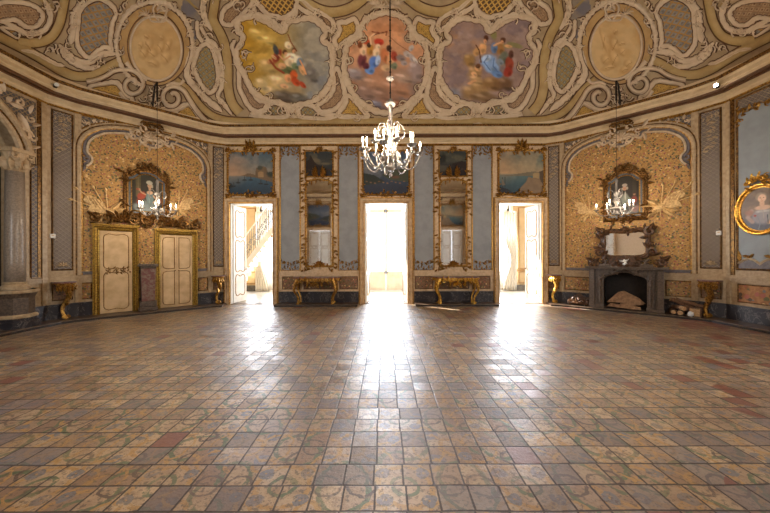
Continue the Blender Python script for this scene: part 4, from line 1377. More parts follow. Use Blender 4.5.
# shell at the centre foot of each fresco and top ornament above the central one
def f_shell(mb, mi):
    for (cx, cy, r_) in ((294, 118, 7), (294, 124, 5)):
        for i in range(7):
            a = PI*(.05+.9*i/6) if r_ > 6 else -PI*(.05+.9*i/6)
            cribbon(mb, [(cx, cy), (cx+r_*.55*math.cos(a), cy-r_*.55*math.sin(a)), (cx+r_*math.cos(a+.15), cy-r_*math.sin(a+.15))], 2.0, .02, .05, k=3, mirror=mi, taper=True)
    for (cx, cy, r_) in ((154, 100, 9), (112, 72, 6), (145, 14, 7), (164, 10, 7), (380, 6, 10), (374, 2, 8), (384, 12, 6), (386, -2, 9)):
        for i in range(6):
            a = PI*(i/5.0)
            cribbon(mb, [(cx, cy), (cx+r_*.55*math.cos(a), cy-r_*.5*math.sin(a)), (cx+r_*math.cos(a+.3), cy-r_*math.sin(a+.3))], 1.8, .02, .05, k=3, mirror=mi, taper=True)
build_pair('stucco_shell', 'stucco', f_shell)

# ---- oval relief medallions
def medallion(mi):
    root = thing('ceiling_medallion', ['oval stucco relief medallion on the left of the coved ceiling, with seated figures', 'oval stucco relief medallion on the right of the coved ceiling, with a standing figure'][mi], 'medallion', (0, 0, 0), 0, 'oval relief medallions on the cove')
    outer = ell(154.5, 45, 35, 40.5, -.10); inner = ell(156, 48, 25.5, 32.5, -.12)
    P0 = cove_hit([155], [48], 0)[0]; org = (float(-P0[0] if mi else P0[0]), float(P0[1]), float(P0[2]))
    root.location = org
    def reb(mb, name, mat): 
        mb.v = [(a-org[0], b-org[1], c-org[2]) for a, b, c in mb.v]
        return mb.build(name, M[mat], root, smooth=True)
    def grid(poly, name, mat, lift, painter=None):
        o = cgrid(name, poly, mat, lift, 1.0, root, painter, mi)
        o.data.transform(Matrix.Translation((-org[0], -org[1], -org[2]))); return o
    grid(outer, 'ochre_ring', 'oval_ring', .015)
    figs = [(148,44,5,9),(146,36,3,3),(151,52,7,6),(143,52,5,7),(160,46,4,8),(161,37,2.6,3),(165,56,6,9),(168,44,3,7),(152,62,8,5),(140,44,3,5)] if not mi else \
           [(157,44,4.5,10),(156,32,3,3.2),(157,58,5.5,11),(149,52,4,5),(166,60,5,6),(168,40,2,14),(143,64,5,5),(150,44,5,3),(163,68,8,3),(147,70,5,4)]
    def pt(X, Y):
        p = Paint(X, Y, (208, 176, 126)); p.clouds(16, (196, 156, 100), .42, .62, 4 if mi else 8, .6)
        for (x, y, a, b) in figs:
            p.blob(x+.8, y+.9, a*1.1, b*1.1, (176, 136, 86), .3, .5, .6, .25, int(x)); p.blob(x, y, a*.9, b*.9, (212, 178, 124), .3, .6, .95, .2, int(x)); p.blob(x-.6, y-.8, a*.4, b*.4, (224, 194, 144), .3, .6, .6)
        for k_ in range(12):
            x, y, a, b = figs[k_ % len(figs)]
            p.line([(x-a*.6, y-b*.3+k_*.2), (x, y+b*.2), (x+a*.5, y+b*.7)], .8, (150, 110, 64), .55)
        return p.grain(.06, 6)
    grid(inner, 'relief_field', 'fresco', .03, pt)
    mb = MB(); cribbon(mb, inner, 3.2, .03, .04, closed=True, k=2, mirror=mi); reb(mb, 'inner_moulding', 'stucco')
    mb = MB(); cribbon(mb, ell(155.5, 47.5, 28, 35, -.12), 1.1, .03, .012, closed=True, k=2, mirror=mi); cribbon(mb, ell(154.5, 45, 35.6, 41, -.1), 1.2, .03, .012, closed=True, k=2, mirror=mi); reb(mb, 'brown_outline', 'brown_line')
    mb = MB(); cribbon(mb, ell(154.5, 45, 38, 43.5, -.10, a0=1.1*PI, a1=2.15*PI, closed=False), 5.2, .015, .04, scallop=.25, sfreq=.5, k=3, mirror=mi)
    cribbon(mb, ell(154.5, 45, 38, 43.5, -.10, a0=.62*PI, a1=1.1*PI, closed=False), 5.0, .015, .04, scallop=.25, sfreq=.5, k=3, mirror=mi)
    reb(mb, 'scalloped_frame', 'stucco')
    mb = MB()
    for s in (-1, 1):
        cribbon(mb, [(160+s*1, 20), (160+s*5, 15), (160+s*7, 8), (160+s*4, 3), (160+s*1, 5), (160+s*3, 9)], 2.6, .03, .05, k=4, mirror=mi)
        cribbon(mb, [(158, 21), (158+s*7, 20), (158+s*9, 14)], 2.2, .03, .05, k=4, mirror=mi)
    reb(mb, 'crest', 'stucco')
medallion(0); medallion(1)

# ---- frescoes
FL = [(238,20),(245,17),(256,15),(266,17),(274,22),(282,31),(288,22),(297,20),(306,18),(314,19),(322,25),(326,33),(322,40),(330,45),(333,55),(332,68),(332,78),(326,90),(316,100),(304,104),(296,106),(292,111),(288,106),(276,103),(262,98),(252,90),(245,76),(238,64),(236,52),(240,45),(243,36),(238,30)]
FC0 = [(386,12),(374,15),(365,20),(360,30),(360,36),(352,39),(347,45),(345,54),(344,66),(346,78),(351,90),(357,98),(366,106),(376,111),(386,113)]
FC = FC0 + [(772-x, y) for x, y in FC0[-2:0:-1]]
FR = [(772-x, y) for x, y in FL]
SK = (206, 152, 110)
def paint_left(X, Y):
    p = Paint(X, Y, (150, 132, 92))
    p.blend(np.clip((300-X)/50, 0, 1)*np.clip((95-Y)/40+.3, 0, 1), (176, 136, 48))
    p.blend(np.clip((X-285)/30, 0, 1), (136, 132, 122))
    p.clouds(14, (196, 160, 78), .45, .62, 3, .8, np.clip((292-X)/20, 0, 1)); p.clouds(11, (152, 120, 52), .5, .66, 9, .6, np.clip((292-X)/20, 0, 1))
    p.clouds(12, (168, 158, 138), .46, .6, 5, .8, np.clip((X-285)/20, 0, 1)); p.clouds(10, (120, 124, 130), .5, .64, 15, .7, np.clip((X-290)/20, 0, 1)*np.clip((Y-40)/30, 0, 1))
    for (x, y, a, b, c) in ((268,66,12,10,(188,160,104)),(280,82,18,10,(206,180,132)),(272,92,14,9,(190,166,122)),(292,90,14,9,(150,128,92)),(284,97,16,8,(84,74,66)),(262,84,10,9,(196,174,128)),
                            (306,68,9,10,(112,104,92)),(312,76,8,9,(98,92,86)),(300,98,12,6,(92,88,82)),(258,34,12,8,(204,174,96)),(268,40,9,6,(210,182,106))):
        p.blob(x, y, a, b, c, .2, .6, .85, .3, int(x)); p.blob(x-a*.3, y-b*.4, a*.5, b*.35, tuple(min(255, v+48) for v in c), .2, .7, .75, .3, int(y)); p.blob(x+a*.35, y+b*.55, a*.6, b*.3, tuple(v*.6 for v in c), .2, .7, .55, .3, int(y)+3)
    F_ = [(277,56,4.5,9,(148,62,44),.5),(289,61,6,9,(224,200,160),-.3),(285,52,3,3,(90,60,40),0),(286,54,2.2,2.6,SK,0),(294,50,2.6,3.2,(96,62,40),0),(294,51,2,2.5,SK,0),(291,56,6,4,(238,222,196),.3),
          (298,60,5,6,(228,214,188),0),(276,50,3,7,(70,72,74),-.3),(288,70,10,5,(92,100,62),.3),(296,66,6,4,(104,120,88),.2),(300,62,4,5,(112,132,146),.1),(293,76,5,7,(198,90,44),.2),(288,78,4,5,(222,160,110),0),(296,82,6,4,(186,74,38),.6),
          (302,70,3,6,(214,164,112),-.5),(282,66,5,4,(210,160,116),.3),(270,62,4,3,(190,140,90),0),(303,85,5,2.6,(170,68,40),.8),(288,45,4,5,(232,208,170),-.5),(274,57,4,1.8,(214,166,120),.7),(284,86,5,3,(214,168,124),.2)]
    for i, (x, y, a, b, c, an) in enumerate(F_):
        p.blob(x, y, a, b, c, an, .35, .95, .18, i); p.blob(x+a*.25, y+b*.3, a*.5, b*.45, tuple(v*.62 for v in c), an, .6, .55, .3, i+7)
    p.line([(288, 34), (291, 42), (297, 51)], 1, (120, 70, 40)); p.line([(290, 56), (284, 60), (279, 55)], 1.6, SK); p.line([(300, 60), (304, 68), (306, 74)], 1.6, (206, 150, 104)); p.line([(270, 60), (276, 68), (284, 73)], 2, (140, 66, 42))
    p.c *= 1.12; return p.grain(.12, 5)
def paint_centre(X, Y):
    p = Paint(X, Y, (192, 142, 106)).grad([(12, (168, 124, 92)), (36, (204, 150, 110)), (60, (186, 140, 108)), (80, (146, 116, 98)), (112, (116, 104, 104))])
    p.clouds(14, (170, 116, 80), .46, .62, 12, .6); p.clouds(12, (146, 130, 128), .48, .62, 22, .7, np.clip((X-398)/16, 0, 1))
    for (x, y, a, b, c) in ((356,74,12,8,(136,128,132)),(374,84,18,9,(172,132,106)),(394,88,18,9,(160,118,92)),(384,96,18,8,(140,104,84)),(366,92,10,8,(148,118,104)),(404,78,14,6,(168,142,124)),(416,70,10,12,(150,134,132)),(376,104,10,5,(110,112,130)),(398,104,12,5,(148,98,70))):
        p.blob(x, y, a, b, c, .1, .6, .85, .3, int(x)); p.blob(x-a*.3, y-b*.45, a*.5, b*.3, tuple(min(255, v+44) for v in c), .2, .7, .75, .3, int(y)); p.blob(x+a*.35, y+b*.55, a*.6, b*.3, tuple(v*.6 for v in c), .2, .7, .55, .3, int(y)+3)
    F_ = [(362,60,5,9,(104,52,58),.2),(363,50,4,7,(222,188,150),0),(360,45,3,4,(120,64,36),0),(367,42,4,3,(196,84,52),0),(370,50,4,7,(180,128,60),.1),(369,45,2.4,3,(70,44,34),0),(376,52,4,6,(226,196,158),.2),(379,42,6,4,(186,58,40),.2),(378,46,3,3,(230,200,164),0),
          (374,62,6,8,(84,122,196),.3),(370,70,6,5,(100,140,206),.5),(378,60,3,6,(180,200,232),.2),(385,56,5,9,(186,112,70),-.2),(389,48,3,3.5,(64,38,30),0),(390,60,4,8,(204,156,112),.1),(386,68,6,4,(206,170,130),.2),(394,56,4,6,(150,64,48),-.3),(394,66,4,4,(110,120,96),0),
          (366,66,4,4,(90,44,52),.3),(401,58,6,4,(132,116,112),.2),(407,54,5,4,(176,166,160),.6),(411,48,3,4,(184,176,172),.5),(412,58,3,5,(160,150,148),-.4),(404,63,4,3,(150,140,138),.2),(415,60,2,5,(190,182,176),-.7)]
    for i, (x, y, a, b, c, an) in enumerate(F_):
        p.blob(x, y, a, b, c, an, .35, .95, .18, i+20); p.blob(x+a*.25, y+b*.3, a*.5, b*.45, tuple(v*.62 for v in c), an, .6, .55, .3, i+7)
    p.line([(372, 31.5), (382, 33), (387, 31), (386, 35)], 1, (120, 60, 36)); p.line([(370, 37), (376, 34), (384, 32)], 1, (96, 54, 36)); p.line([(371, 44), (370, 37), (374, 34)], 1.5, (226, 190, 150)); p.line([(389, 36), (398, 44), (410, 52)], .7, (150, 96, 66))
    p.c *= 1.12; return p.grain(.12, 5)
def paint_right(X, Y):
    p = Paint(X, Y, (142, 118, 108))
    p.clouds(16, (164, 124, 92), .44, .62, 31, .75, np.clip((62-Y)/20, 0, 1)*np.clip((505-X)/20, 0, 1)); p.clouds(12, (122, 106, 108), .45, .6, 33, .7); p.clouds(9, (156, 134, 124), .55, .66, 36, .6)
    p.blob(452, 94, 12, 8, (110, 122, 142), 0, .8, .8); p.blob(470, 99, 40, 5, (124, 112, 108), 0, .6, .7, .3)
    for (x, y, a, b, c) in ((469,60,7,8,(150,116,66)),(474,72,9,8,(156,120,76)),(480,88,14,11,(166,132,86)),(470,92,12,9,(150,118,78)),(492,84,12,9,(136,102,62)),(504,84,10,9,(106,78,52)),(484,98,18,6,(118,92,64)),(476,80,9,6,(186,150,104))):
        p.blob(x, y, a, b, c, .1, .5, .92, .3, int(x)); p.blob(x-a*.3, y-b*.45, a*.5, b*.35, tuple(min(255, v+44) for v in c), .2, .7, .75, .3, int(y)); p.blob(x+a*.35, y+b*.55, a*.6, b*.3, tuple(v*.58 for v in c), .2, .7, .6, .3, int(y)+3)
    p.blob(493, 33, 4, 8, (126, 124, 74), -.3, .4, .9); p.blob(515, 45, 10, 3, (128, 124, 80), .3, .4, .9); p.blob(507, 46, 7, 3, (140, 128, 84), .1, .4, .8)
    F_ = [(486,38,3,3.4,(86,50,34),0),(485,41,2,2.6,SK,0),(482,49,5,7,(210,160,108),.2),(476,52,4,5,(196,150,96),.3),(503,40,3,3.6,(84,50,32),0),(502,42,2,2.6,SK,0),(500,49,5,7,(156,112,62),0),(508,46,5,1.8,(210,160,112),.1),
          (494,48,4,6,(96,122,160),0),(488,60,10,7,(128,156,196),-.3),(492,67,9,8,(136,166,206),.4),(497,74,7,4,(96,128,176),.3),(486,58,6,4,(176,196,220),-.4),(504,58,6,8,(104,108,92),.1),(509,64,5,9,(140,62,42),.1),(511,54,3,5,(84,52,40),0),(508,72,5,6,(150,54,38),.2),
          (497,44,5,1.6,(212,164,118),-.4),(478,68,4,4,(206,160,112),0),(474,74,4,3,(214,170,124),.5),(472,82,6,2,(206,156,112),-.4),(478,66,3,3,(96,62,40),0),(500,62,4,4,(128,140,150),0)]
    for i, (x, y, a, b, c, an) in enumerate(F_):
        p.blob(x, y, a, b, c, an, .35, .95, .18, i+40); p.blob(x+a*.25, y+b*.3, a*.5, b*.45, tuple(v*.62 for v in c), an, .6, .55, .3, i+7)
    p.line([(481, 62), (479, 50), (476, 45)], 1.2, (92, 60, 40)); p.line([(488, 56), (484, 62), (490, 70)], 1, (84, 110, 156)); p.line([(494, 58), (493, 66), (498, 72)], 1, (84, 110, 156))
    p.c *= 1.12; return p.grain(.12, 5)
for (poly, fn, lab) in ((FL, paint_left, 'painted ceiling fresco left of centre, golden sky with white and orange draped figures'),
                        (FC, paint_centre, 'painted ceiling fresco in the centre, peach sky with red and blue figures and horses'),
                        (FR, paint_right, 'painted ceiling fresco right of centre, mauve clouds with a blue draped winged group')):
    c_ = np.mean(poly, 0); P0 = cove_hit([c_[0]], [c_[1]], 0)[0]; org = tuple(float(v) for v in P0)
    root = thing('ceiling_fresco', lab, 'fresco', org, 0, 'frescoes above the far wall')
    o = cgrid('painted_field', poly, 'fresco', .012, .8, root, fn); o.data.transform(Matrix.Translation((-org[0], -org[1], -org[2])))
    mb = MB(); ml = MB(); cband(mb, ml, poly, 6.0, closed=True, k=5, seed=3, scallop=.26, freq=.38, h=.04, line=1.0)
    ml.v = [(a-org[0], b-org[1], c-org[2]) for a, b, c in ml.v]; ml.build('brown_outline', M['brown_line'], root)
    mb.v = [(a-org[0], b-org[1], c-org[2]) for a, b, c in mb.v]; mb.build('rocaille_frame', M['stucco'], root, smooth=True)
# small side glimpses of sky between the stucco, above the corners
for mi in (False, True):
    for poly in ([(184,-3),(200,-3),(200,12),(203,24),(198,30),(196,40),(192,42),(188,26),(180,12)],):
        def pf(X, Y):
            p = Paint(X, Y, (118, 112, 116)); p.clouds(10, (150, 134, 112), .45, .6, 6, .8); p.line([(186, -2), (194, 6), (202, 14)], 2, (180, 146, 70), .8); return p
        o = cgrid('painted_sky', poly, 'fresco', .009, 1.2, ceil, pf, mi)
# ================================================================ FURNISHINGS ON THE FAR WALL
def harbour(kind):
    def fn(X, Y, H):
        p = Paint(X, Y, (100, 110, 116))
        if kind == 'left':
            p.grad([(0, (74, 96, 112)), (H*.35, (112, 116, 112)), (H*.55, (154, 134, 112)), (H*.58, (64, 92, 108)), (H, (22, 40, 58))])
            p.clouds(30, (150, 140, 130), .48, .62, 3, .6, np.clip((H*.5-Y)/10, 0, 1)); p.blend(np.clip(1-np.hypot(X-10, Y-H*.4)/45, 0, 1)*.7, (196, 150, 116))
            p.poly([(30, H*.56), (45, H*.50), (60, H*.54), (62, H*.38), (68, H*.36), (72, H*.40), (74, H*.34), (84, H*.36), (88, H*.50), (100, H*.44), (100, H*.72), (80, H*.66), (60, H*.60)], (112, 92, 68))
            p.blob(92, H*.52, 8, 8, (44, 52, 44), 0, .5, .9, .4); p.blob(70, H*.38, 7, 5, (60, 66, 56), 0, .5, .9, .4); p.poly([(66, H*.6), (66, H*.48), (72, H*.46), (78, H*.48), (78, H*.6)], (156, 126, 88))
            for bx, by in ((22, .72), (36, .66), (50, .66), (72, .74), (84, .76), (12, .8)):
                p.blob(bx, H*by, 6, 1.8, (24, 26, 30), 0, .3, 1); p.line([(bx, H*by), (bx+.5, H*by-8)], 1, (50, 44, 40))
            p.blob(4, H*.8, 8, 8, (26, 30, 28), 0, .5, .9, .4)
        elif kind == 'right':
            p.grad([(0, (84, 100, 104)), (H*.3, (128, 128, 110)), (H*.52, (168, 144, 112)), (H*.56, (84, 108, 110)), (H, (30, 52, 64))])
            p.clouds(32, (176, 152, 118), .46, .62, 13, .6, np.clip((H*.5-Y)/10, 0, 1)); p.blend(np.clip(1-np.hypot(X-10, Y-H*.3)/50, 0, 1)*.6, (200, 150, 104))
            p.poly([(0, H*.56), (30, H*.55), (60, H*.50), (76, H*.48), (100, H*.50), (100, H*.6), (60, H*.58), (20, H*.58)], (118, 108, 88))
            p.poly([(66, H*.60), (72, H*.62), (100, H*.62), (100, H), (40, H), (48, H*.86), (60, H*.72)], (126, 104, 80)); p.poly([(76, H*.52), (84, H*.50), (90, H*.52), (90, H*.64), (76, H*.62)], (160, 136, 96))
            p.poly([(90, H*.48), (100, H*.44), (100, H*.8), (92, H*.7)], (84, 68, 52)); p.poly([(0, H*.82), (20, H*.88), (34, H), (0, H)], (26, 26, 30))
            p.line([(8, H*.84), (8, H*.62)], 1.4, (40, 36, 32)); p.line([(14, H*.84), (14, H*.6)], 1.2, (40, 36, 32)); p.poly([(8, H*.80), (8, H*.64), (14, H*.78)], (120, 104, 84))
        elif kind == 'centre':
            p.grad([(0, (70, 84, 104)), (H*.4, (96, 104, 116)), (H*.6, (52, 66, 84)), (H, (22, 30, 52))])
            p.clouds(30, (124, 120, 118), .48, .62, 23, .5); p.poly([(40, H*.55), (70, H*.42), (100, H*.40), (100, H*.72), (60, H*.66)], (66, 72, 58)); p.poly([(0, H*.5), (24, H*.55), (50, H*.72), (0, H*.8)], (40, 48, 46))
            for i in range(10): p.blob(8+i*9, H*(.70+.02*(i % 3)), 3, 1.6, (134, 96, 66), 0, .4, .9)
            p.blob(70, H*.6, 12, 4, (110, 70, 54), 0, .5, .8, .4)
        elif kind == 'night_left':
            p.grad([(0, (60, 66, 66)), (H*.4, (110, 98, 74)), (H*.55, (60, 58, 52)), (H, (24, 20, 26))]); p.clouds(34, (44, 50, 54), .46, .6, 8, .8)
            p.poly([(0, H*.4), (14, H*.34), (20, H*.14), (28, H*.34), (40, H*.5), (60, H*.6), (44, H), (0, H)], (40, 30, 26)); p.blob(70, H*.5, 30, 6, (140, 124, 88), 0, .6, .6, .4)
            for i in range(7): p.blob(14+i*12, H*(.74+.04*(i % 2)), 5, 3, (96, 58, 40), 0, .5, .6, .4)
        else:
            p.grad([(0, (40, 46, 50)), (H*.4, (74, 76, 66)), (H*.55, (46, 44, 46)), (H, (28, 22, 28))]); p.clouds(34, (96, 92, 74), .5, .64, 18, .7)
            p.blob(14, H*.3, 14, 26, (26, 32, 32), 0, .5, .9, .5); p.poly([(50, H*.5), (80, H*.4), (100, H*.44), (100, H), (30, H)], (38, 28, 26)); 
            for i in range(7): p.blob(12+i*12, H*(.72+.05*(i % 2)), 5, 3, (88, 60, 44), 0, .5, .6, .4)
        return p.grain(.10, 6)
    return fn
def overdoor(loc, rz, cw, z0, z1, kind, label, group, crest=True):
    root = thing('harbour_painting', label, 'painting', loc, rz, group)
    hw = cw/2; zc = z0; H = z1-z0
    canvas(root, 'painted_canvas', -hw, hw, 0, H, .02, harbour(kind), 72)
    e = .10
    pth = [(-hw+e, 0), (hw-e, 0), (hw, e), (hw, H-e), (hw-e, H), (-hw+e, H), (-hw, H-e), (-hw, e)]
    MB().mould(pth, [(.02, 0), (.02, .035), (0, .05), (-.015, .04), (-.03, .045), (-.04, 0)]).build('gilt_frame', M['gold'], root)
    g = MB(); gs = .11
    for (sx, z) in ((-1, 0), (1, 0), (-1, H), (1, H)):
        zz = -1 if z == 0 else 1
        g.scroll(sx*(hw-.06), z+zz*.0, .07, 0 if sx > 0 else PI, 1.1, sx*zz, .02, -.05)
        for a in (0, .5, 1.0, 1.57): g.leaf(sx*(hw-.02), z, (a if sx > 0 else PI-a)*zz if zz > 0 else -(a if sx > 0 else PI-a), .14, .06, -.04, .3*sx)
        g.carve([(sx*hw, z-zz*.05), (sx*hw, z-zz*.28)], .09, -.04, 5+int(sx))
        g.carve([(sx*(hw-.05), z), (sx*(hw-.26), z)], .09, -.04, 9+int(sx))
    pieces(g, 'corner_carving', M['gold'], root)
    g = MB(); g.carve([(-.30, 0.06), (-.15, .0), (0, .08), (.15, .0), (.30, .06)], .12, -.05, 12); g.carve([(-.16, -.07), (0, -.03), (.16, -.07)], .11, -.05, 13); g.shell(0, 0, .12, -.05, PI, 2*PI, 5)
    pieces(g, 'foot_carving', M['gold'], root)
    if crest:
        g = MB(); g.shell(0, H+.02, .24, -.06, .15, PI-.15, 7); g.carve([(-.28, H-.02), (-.12, H-.06), (0, H-.02), (.12, H-.06), (.28, H-.02)], .12, -.06, 14)
        for s in (-1, 1): g.scroll(s*.13, H+.1, .08, -PI/2, 1.1, s, .022, -.07); g.leaf(s*.08, H+.16, PI/2-s*.3, .22, .09, -.07, 0)
        g.leaf(0, H+.12, PI/2, .26, .1, -.08, 0)
        g.build('crest', M['gold'], root)
    return root
wF = W['far']
overdoor(wF.at(-4.275, 3.46, 0), 0, 1.43, 3.46, 4.83, 'left', 'gilt framed harbour painting over the left doorway, ruined tower by blue water', 'harbour scenes over the three doorways')
overdoor(wF.at(0, 3.46, 0), 0, 1.46, 3.46, 4.83, 'centre', 'gilt framed dark blue coast painting over the central doorway, behind the hanging chandelier', 'harbour scenes over the three doorways')
overdoor(wF.at(4.275, 3.46, 0), 0, 1.43, 3.46, 4.83, 'right', 'gilt framed harbour painting over the right doorway, ship and curving quay', 'harbour scenes over the three doorways')
wR = W['rear']
overdoor(wR.at(-4.27, 3.46, 0), wR.rz, 1.43, 3.46, 4.83, 'right', 'gilt framed coast painting over the rear double door, reflected in the right pier glass', 'harbour scenes over the rear doors')
overdoor(wR.at(4.27, 3.46, 0), wR.rz, 1.43, 3.46, 4.83, 'centre', 'gilt framed blue sea painting over the rear double door, reflected in the left pier glass', 'harbour scenes over the rear doors')

def pier_glass(s, label):
    root = thing('pier_glass', label, 'mirror', wF.at(s*2.115, 1.06, 0), 0, 'tall gilt pier glasses')
    z = lambda v: v-1.06
    hw = .40
    bd = MB().box(-.56, .56, -.015, 0, 0.0, z(4.98)).build('backboard', M['cream'], root)
    # glass
    MB().slab(rect(-hw, hw, z(1.22), z(3.78)) [:2] + [(hw, z(3.80)), (hw-.1, z(3.88)), (0, z(3.92)), (-hw+.1, z(3.88)), (-hw, z(3.80))], -.03, -.016).build('mirror_glass', M['mirror'], root)
    path = [(-hw, z(1.22)), (hw, z(1.22)), (hw, z(3.80)), (hw-.1, z(3.88)), (0, z(3.92)), (-hw+.1, z(3.88)), (-hw, z(3.80))]
    fr = MB().mould(path, [(.01, .02), (.0, .05), (-.02, .055), (-.035, .04), (-.05, .045), (-.06, 0)]).build('gilt_frame', M['gold'], root)
    b = MB()
    for sx in (-1, 1):
        for i in range(34): b.ball(sx*(hw+.035), -.05, z(1.9)+i*.047, .014, 5, 4)
    pieces(b, 'beading', M['gold_bright'], fr)
    up = canvas(root, 'painted_canvas', -.44, .44, z(4.03), z(4.84), .022, harbour('night_left' if s < 0 else 'night_right'), 48)
    MB().mould(rect(-.44, .44, z(4.03), z(4.84)), [(.02, .02), (.02, .04), (0, .05), (-.02, .04), (-.03, 0)]).build('painting_frame', M['gold'], root)
    g = MB()
    for sx in (-1, 1):
        g.carve([(sx*.47, z(3.9)), (sx*.52, z(3.6)), (sx*.46, z(3.2)), (sx*.50, z(2.85))], .13, -.04, 3+int(sx))
        g.carve([(sx*.47, z(2.2)), (sx*.46, z(1.9)), (sx*.50, z(1.55)), (sx*.45, z(1.25))], .11, -.04, 7+int(sx))
        g.carve([(sx*.44, z(4.05)), (sx*.50, z(4.2))], .12, -.04, 2); g.carve([(sx*.42, z(4.86)), (sx*.5, z(4.78)), (sx*.47, z(4.6))], .11, -.04, 4)
        g.carve([(0, z(3.98)), (sx*.2, z(3.93)), (sx*.38, z(3.84)), (sx*.48, z(3.98))], .13, -.05, 6+int(sx))
        # wings in front of the small painting's foot
        for i in range(4): g.leaf(sx*.06, z(4.02), PI/2-sx*(.25+.28*i), .36-.05*i, .10, -.06, .3*sx)
        g.carve([(sx*.45, z(1.18)), (sx*.36, z(1.08)), (sx*.5, z(1.1))], .12, -.04, 8)
        g.carve([(0, z(1.26)), (sx*.15, z(1.22)), (sx*.34, z(1.17)), (sx*.44, z(1.2))], .11, -.05, 9)
    g.shell(0, z(1.24), .15, -.05, .1, PI-.1, 6); g.carve([(-.16, z(4.88)), (0, z(4.82)), (.16, z(4.88))], .12, -.05, 10); g.shell(0, z(4.86), .13, -.06, .2, PI-.2, 5)
    pieces(g, 'carved_ornament', M['gold'], root)
    MB().shell(0, z(1.1), .07, -.03, 0, PI, 5).build('shell', M['stucco'], root)
    return root
pier_glass(-1, 'tall gilt framed pier glass between left and central doorways, reflecting a white double door')
pier_glass(1, 'tall gilt framed pier glass between central and right doorways, dark painted scene at its top')

def cab_leg(mb, sx, sy, h, r=.045, splay=.10):
    """an S-shaped carved leg from under the top down to a scroll foot"""
    pts = []; rad = []
    for i in range(15):
        t = i/14.0
        o = .10*math.sin(t*PI*1.05)*(1-t*.2) - .07*math.sin(max(0, (t-.45))*PI*1.8)
        pts.append((sx*o, -sy*o*.6, h*(1-t))); rad.append(r*(1.35-1.9*t+1.25*t*t))
    mb.tube(pts, rad, 7)
    mb.scroll(pts[-1][0]+sx*.02, .035, .035, PI, 1.0, -sx, .018, pts[-1][1]); mb.ball(pts[-1][0], pts[-1][1], .03, .032, 7, 5)
    for i in (1, 3, 5): mb.leaf(pts[i][0], pts[i][2], -PI/2, .12, .07, pts[i][1]-rad[i]*.6, 0)
    return mb
def console_table(s, label, mat):
    hw, dp, h = .66, .44, .82
    root = thing('console_table', label, 'console table', wF.at(s*2.115 - (.04 if s < 0 else -.03), Z0, 0.075), 0, 'gilt console tables under the pier glasses')
    out = catmull([(-hw, 0), (hw, 0), (hw, -.2), (hw-.04, -dp+.06), (hw-.2, -dp), (.2, -dp+.05), (0, -dp-.02), (-.2, -dp+.05), (-hw+.2, -dp), (-hw+.04, -dp+.06), (-hw, -.2)], True, 3)
    MB().flat(out, h-.035, h).build('tabletop', M['marble_red'], root)
    ap = MB(); f = [(x*.94, y*.94-.005) for x, y in out]; ap.flat(f, h-.13, h-.035)
    ap.carve([(-hw+.1, h-.10), (-.3, h-.10), (-.15, h-.15), (0, h-.20), (.15, h-.15), (.3, h-.10), (hw-.1, h-.10)], .12, -dp+.02, 5)
    ap.carve([(-.22, h-.17), (0, h-.28), (.22, h-.17)], .11, -dp+.03, 6); ap.shell(0, h-.18, .10, -dp+.01, PI*1.1, PI*1.9, 5)
    ap.build('apron', M[mat], root)
    for sx in (-1, 1):
        for sy, yy in ((1, -dp+.06), (-1, -.08)):
            l = MB(); cab_leg(l, sx, sy, h-.06, .05 if sy > 0 else .04); o = l.build('leg', M[mat], root); o.location = (sx*(hw-.13), yy, 0.0)
    st = MB(); st.tube([(-hw+.12, -.1, .10), (-.3, -.2, .16), (0, -.22, .12), (.3, -.2, .16), (hw-.12, -.1, .10)], .018, 6)
    return root
console_table(-1, 'gilded rococo console table with curved legs, under the left pier glass', 'gold')
console_table(1, 'bright gilded rococo console table with curved legs, under the right pier glass', 'gold_bright')

def corner_console(wn, lab, mat='gold', scale=1.0, uoff=0.0):
    w = W[wn]
    root = thing('corner_console', lab, 'console table', w.at(uoff, Z0, .07), w.rz, 'small gilt corner consoles')
    h = .87
    out = [(.21*math.cos(t)*1.0, -.30*math.sin(t)) for t in [PI*i/12 for i in range(13)]]
    MB().flat(out, h-.03, h).build('tabletop', M['marble_red'], root)
    b = MB(); b.lathe([(.05, -.22), (.09, -.16), (.16, -.08), (.18, -.03), (.17, -.03)], 0, -.14, 12, h, 1, .75)
    for i in range(6): 
        a = -PI*.08-PI*.84*i/5; b.leaf(.13*math.cos(a), h-.07, -PI/2, .16, .09, -.14+.13*math.sin(a), 0)
    b.carve([(-.15, h-.10), (0, h-.15), (.15, h-.10)], .09, -.24, 3)
    b.build('carved_bowl', M[mat], root)
    l = MB(); pts = []; rad = []
    for i in range(15):
        t = i/14; pts.append((.0+.05*math.sin(t*2*PI), -.15-.06*math.cos(t*PI*1.6), (h-.18)*(1-t)+.02)); rad.append(.055*(1-.75*t)+.012+.02*max(0, t-.8)*3)
    l.tube(pts, rad, 7); l.leaf(0, .5, -PI/2, .18, .09, -.22, .2); l.scroll(.03, .05, .045, PI, 1.1, -1, .02, -.16); l.scroll(-.03, .05, .045, 0, 1.1, 1, .02, -.16); l.ball(0, -.15, .03, .045, 8, 5)
    l.build('leg', M[mat], root)
corner_console('facet_left', 'small gilt corner console with scroll leg, beside the large stone column')
corner_console('facet_far_left', 'small gilt corner console left of the left doorway')
corner_console('facet_far_right', 'small pale gilt corner console right of the right doorway', 'gold_bright')
corner_console('facet_right', 'small gilt corner console with scroll leg, between fireplace logs and right wall')

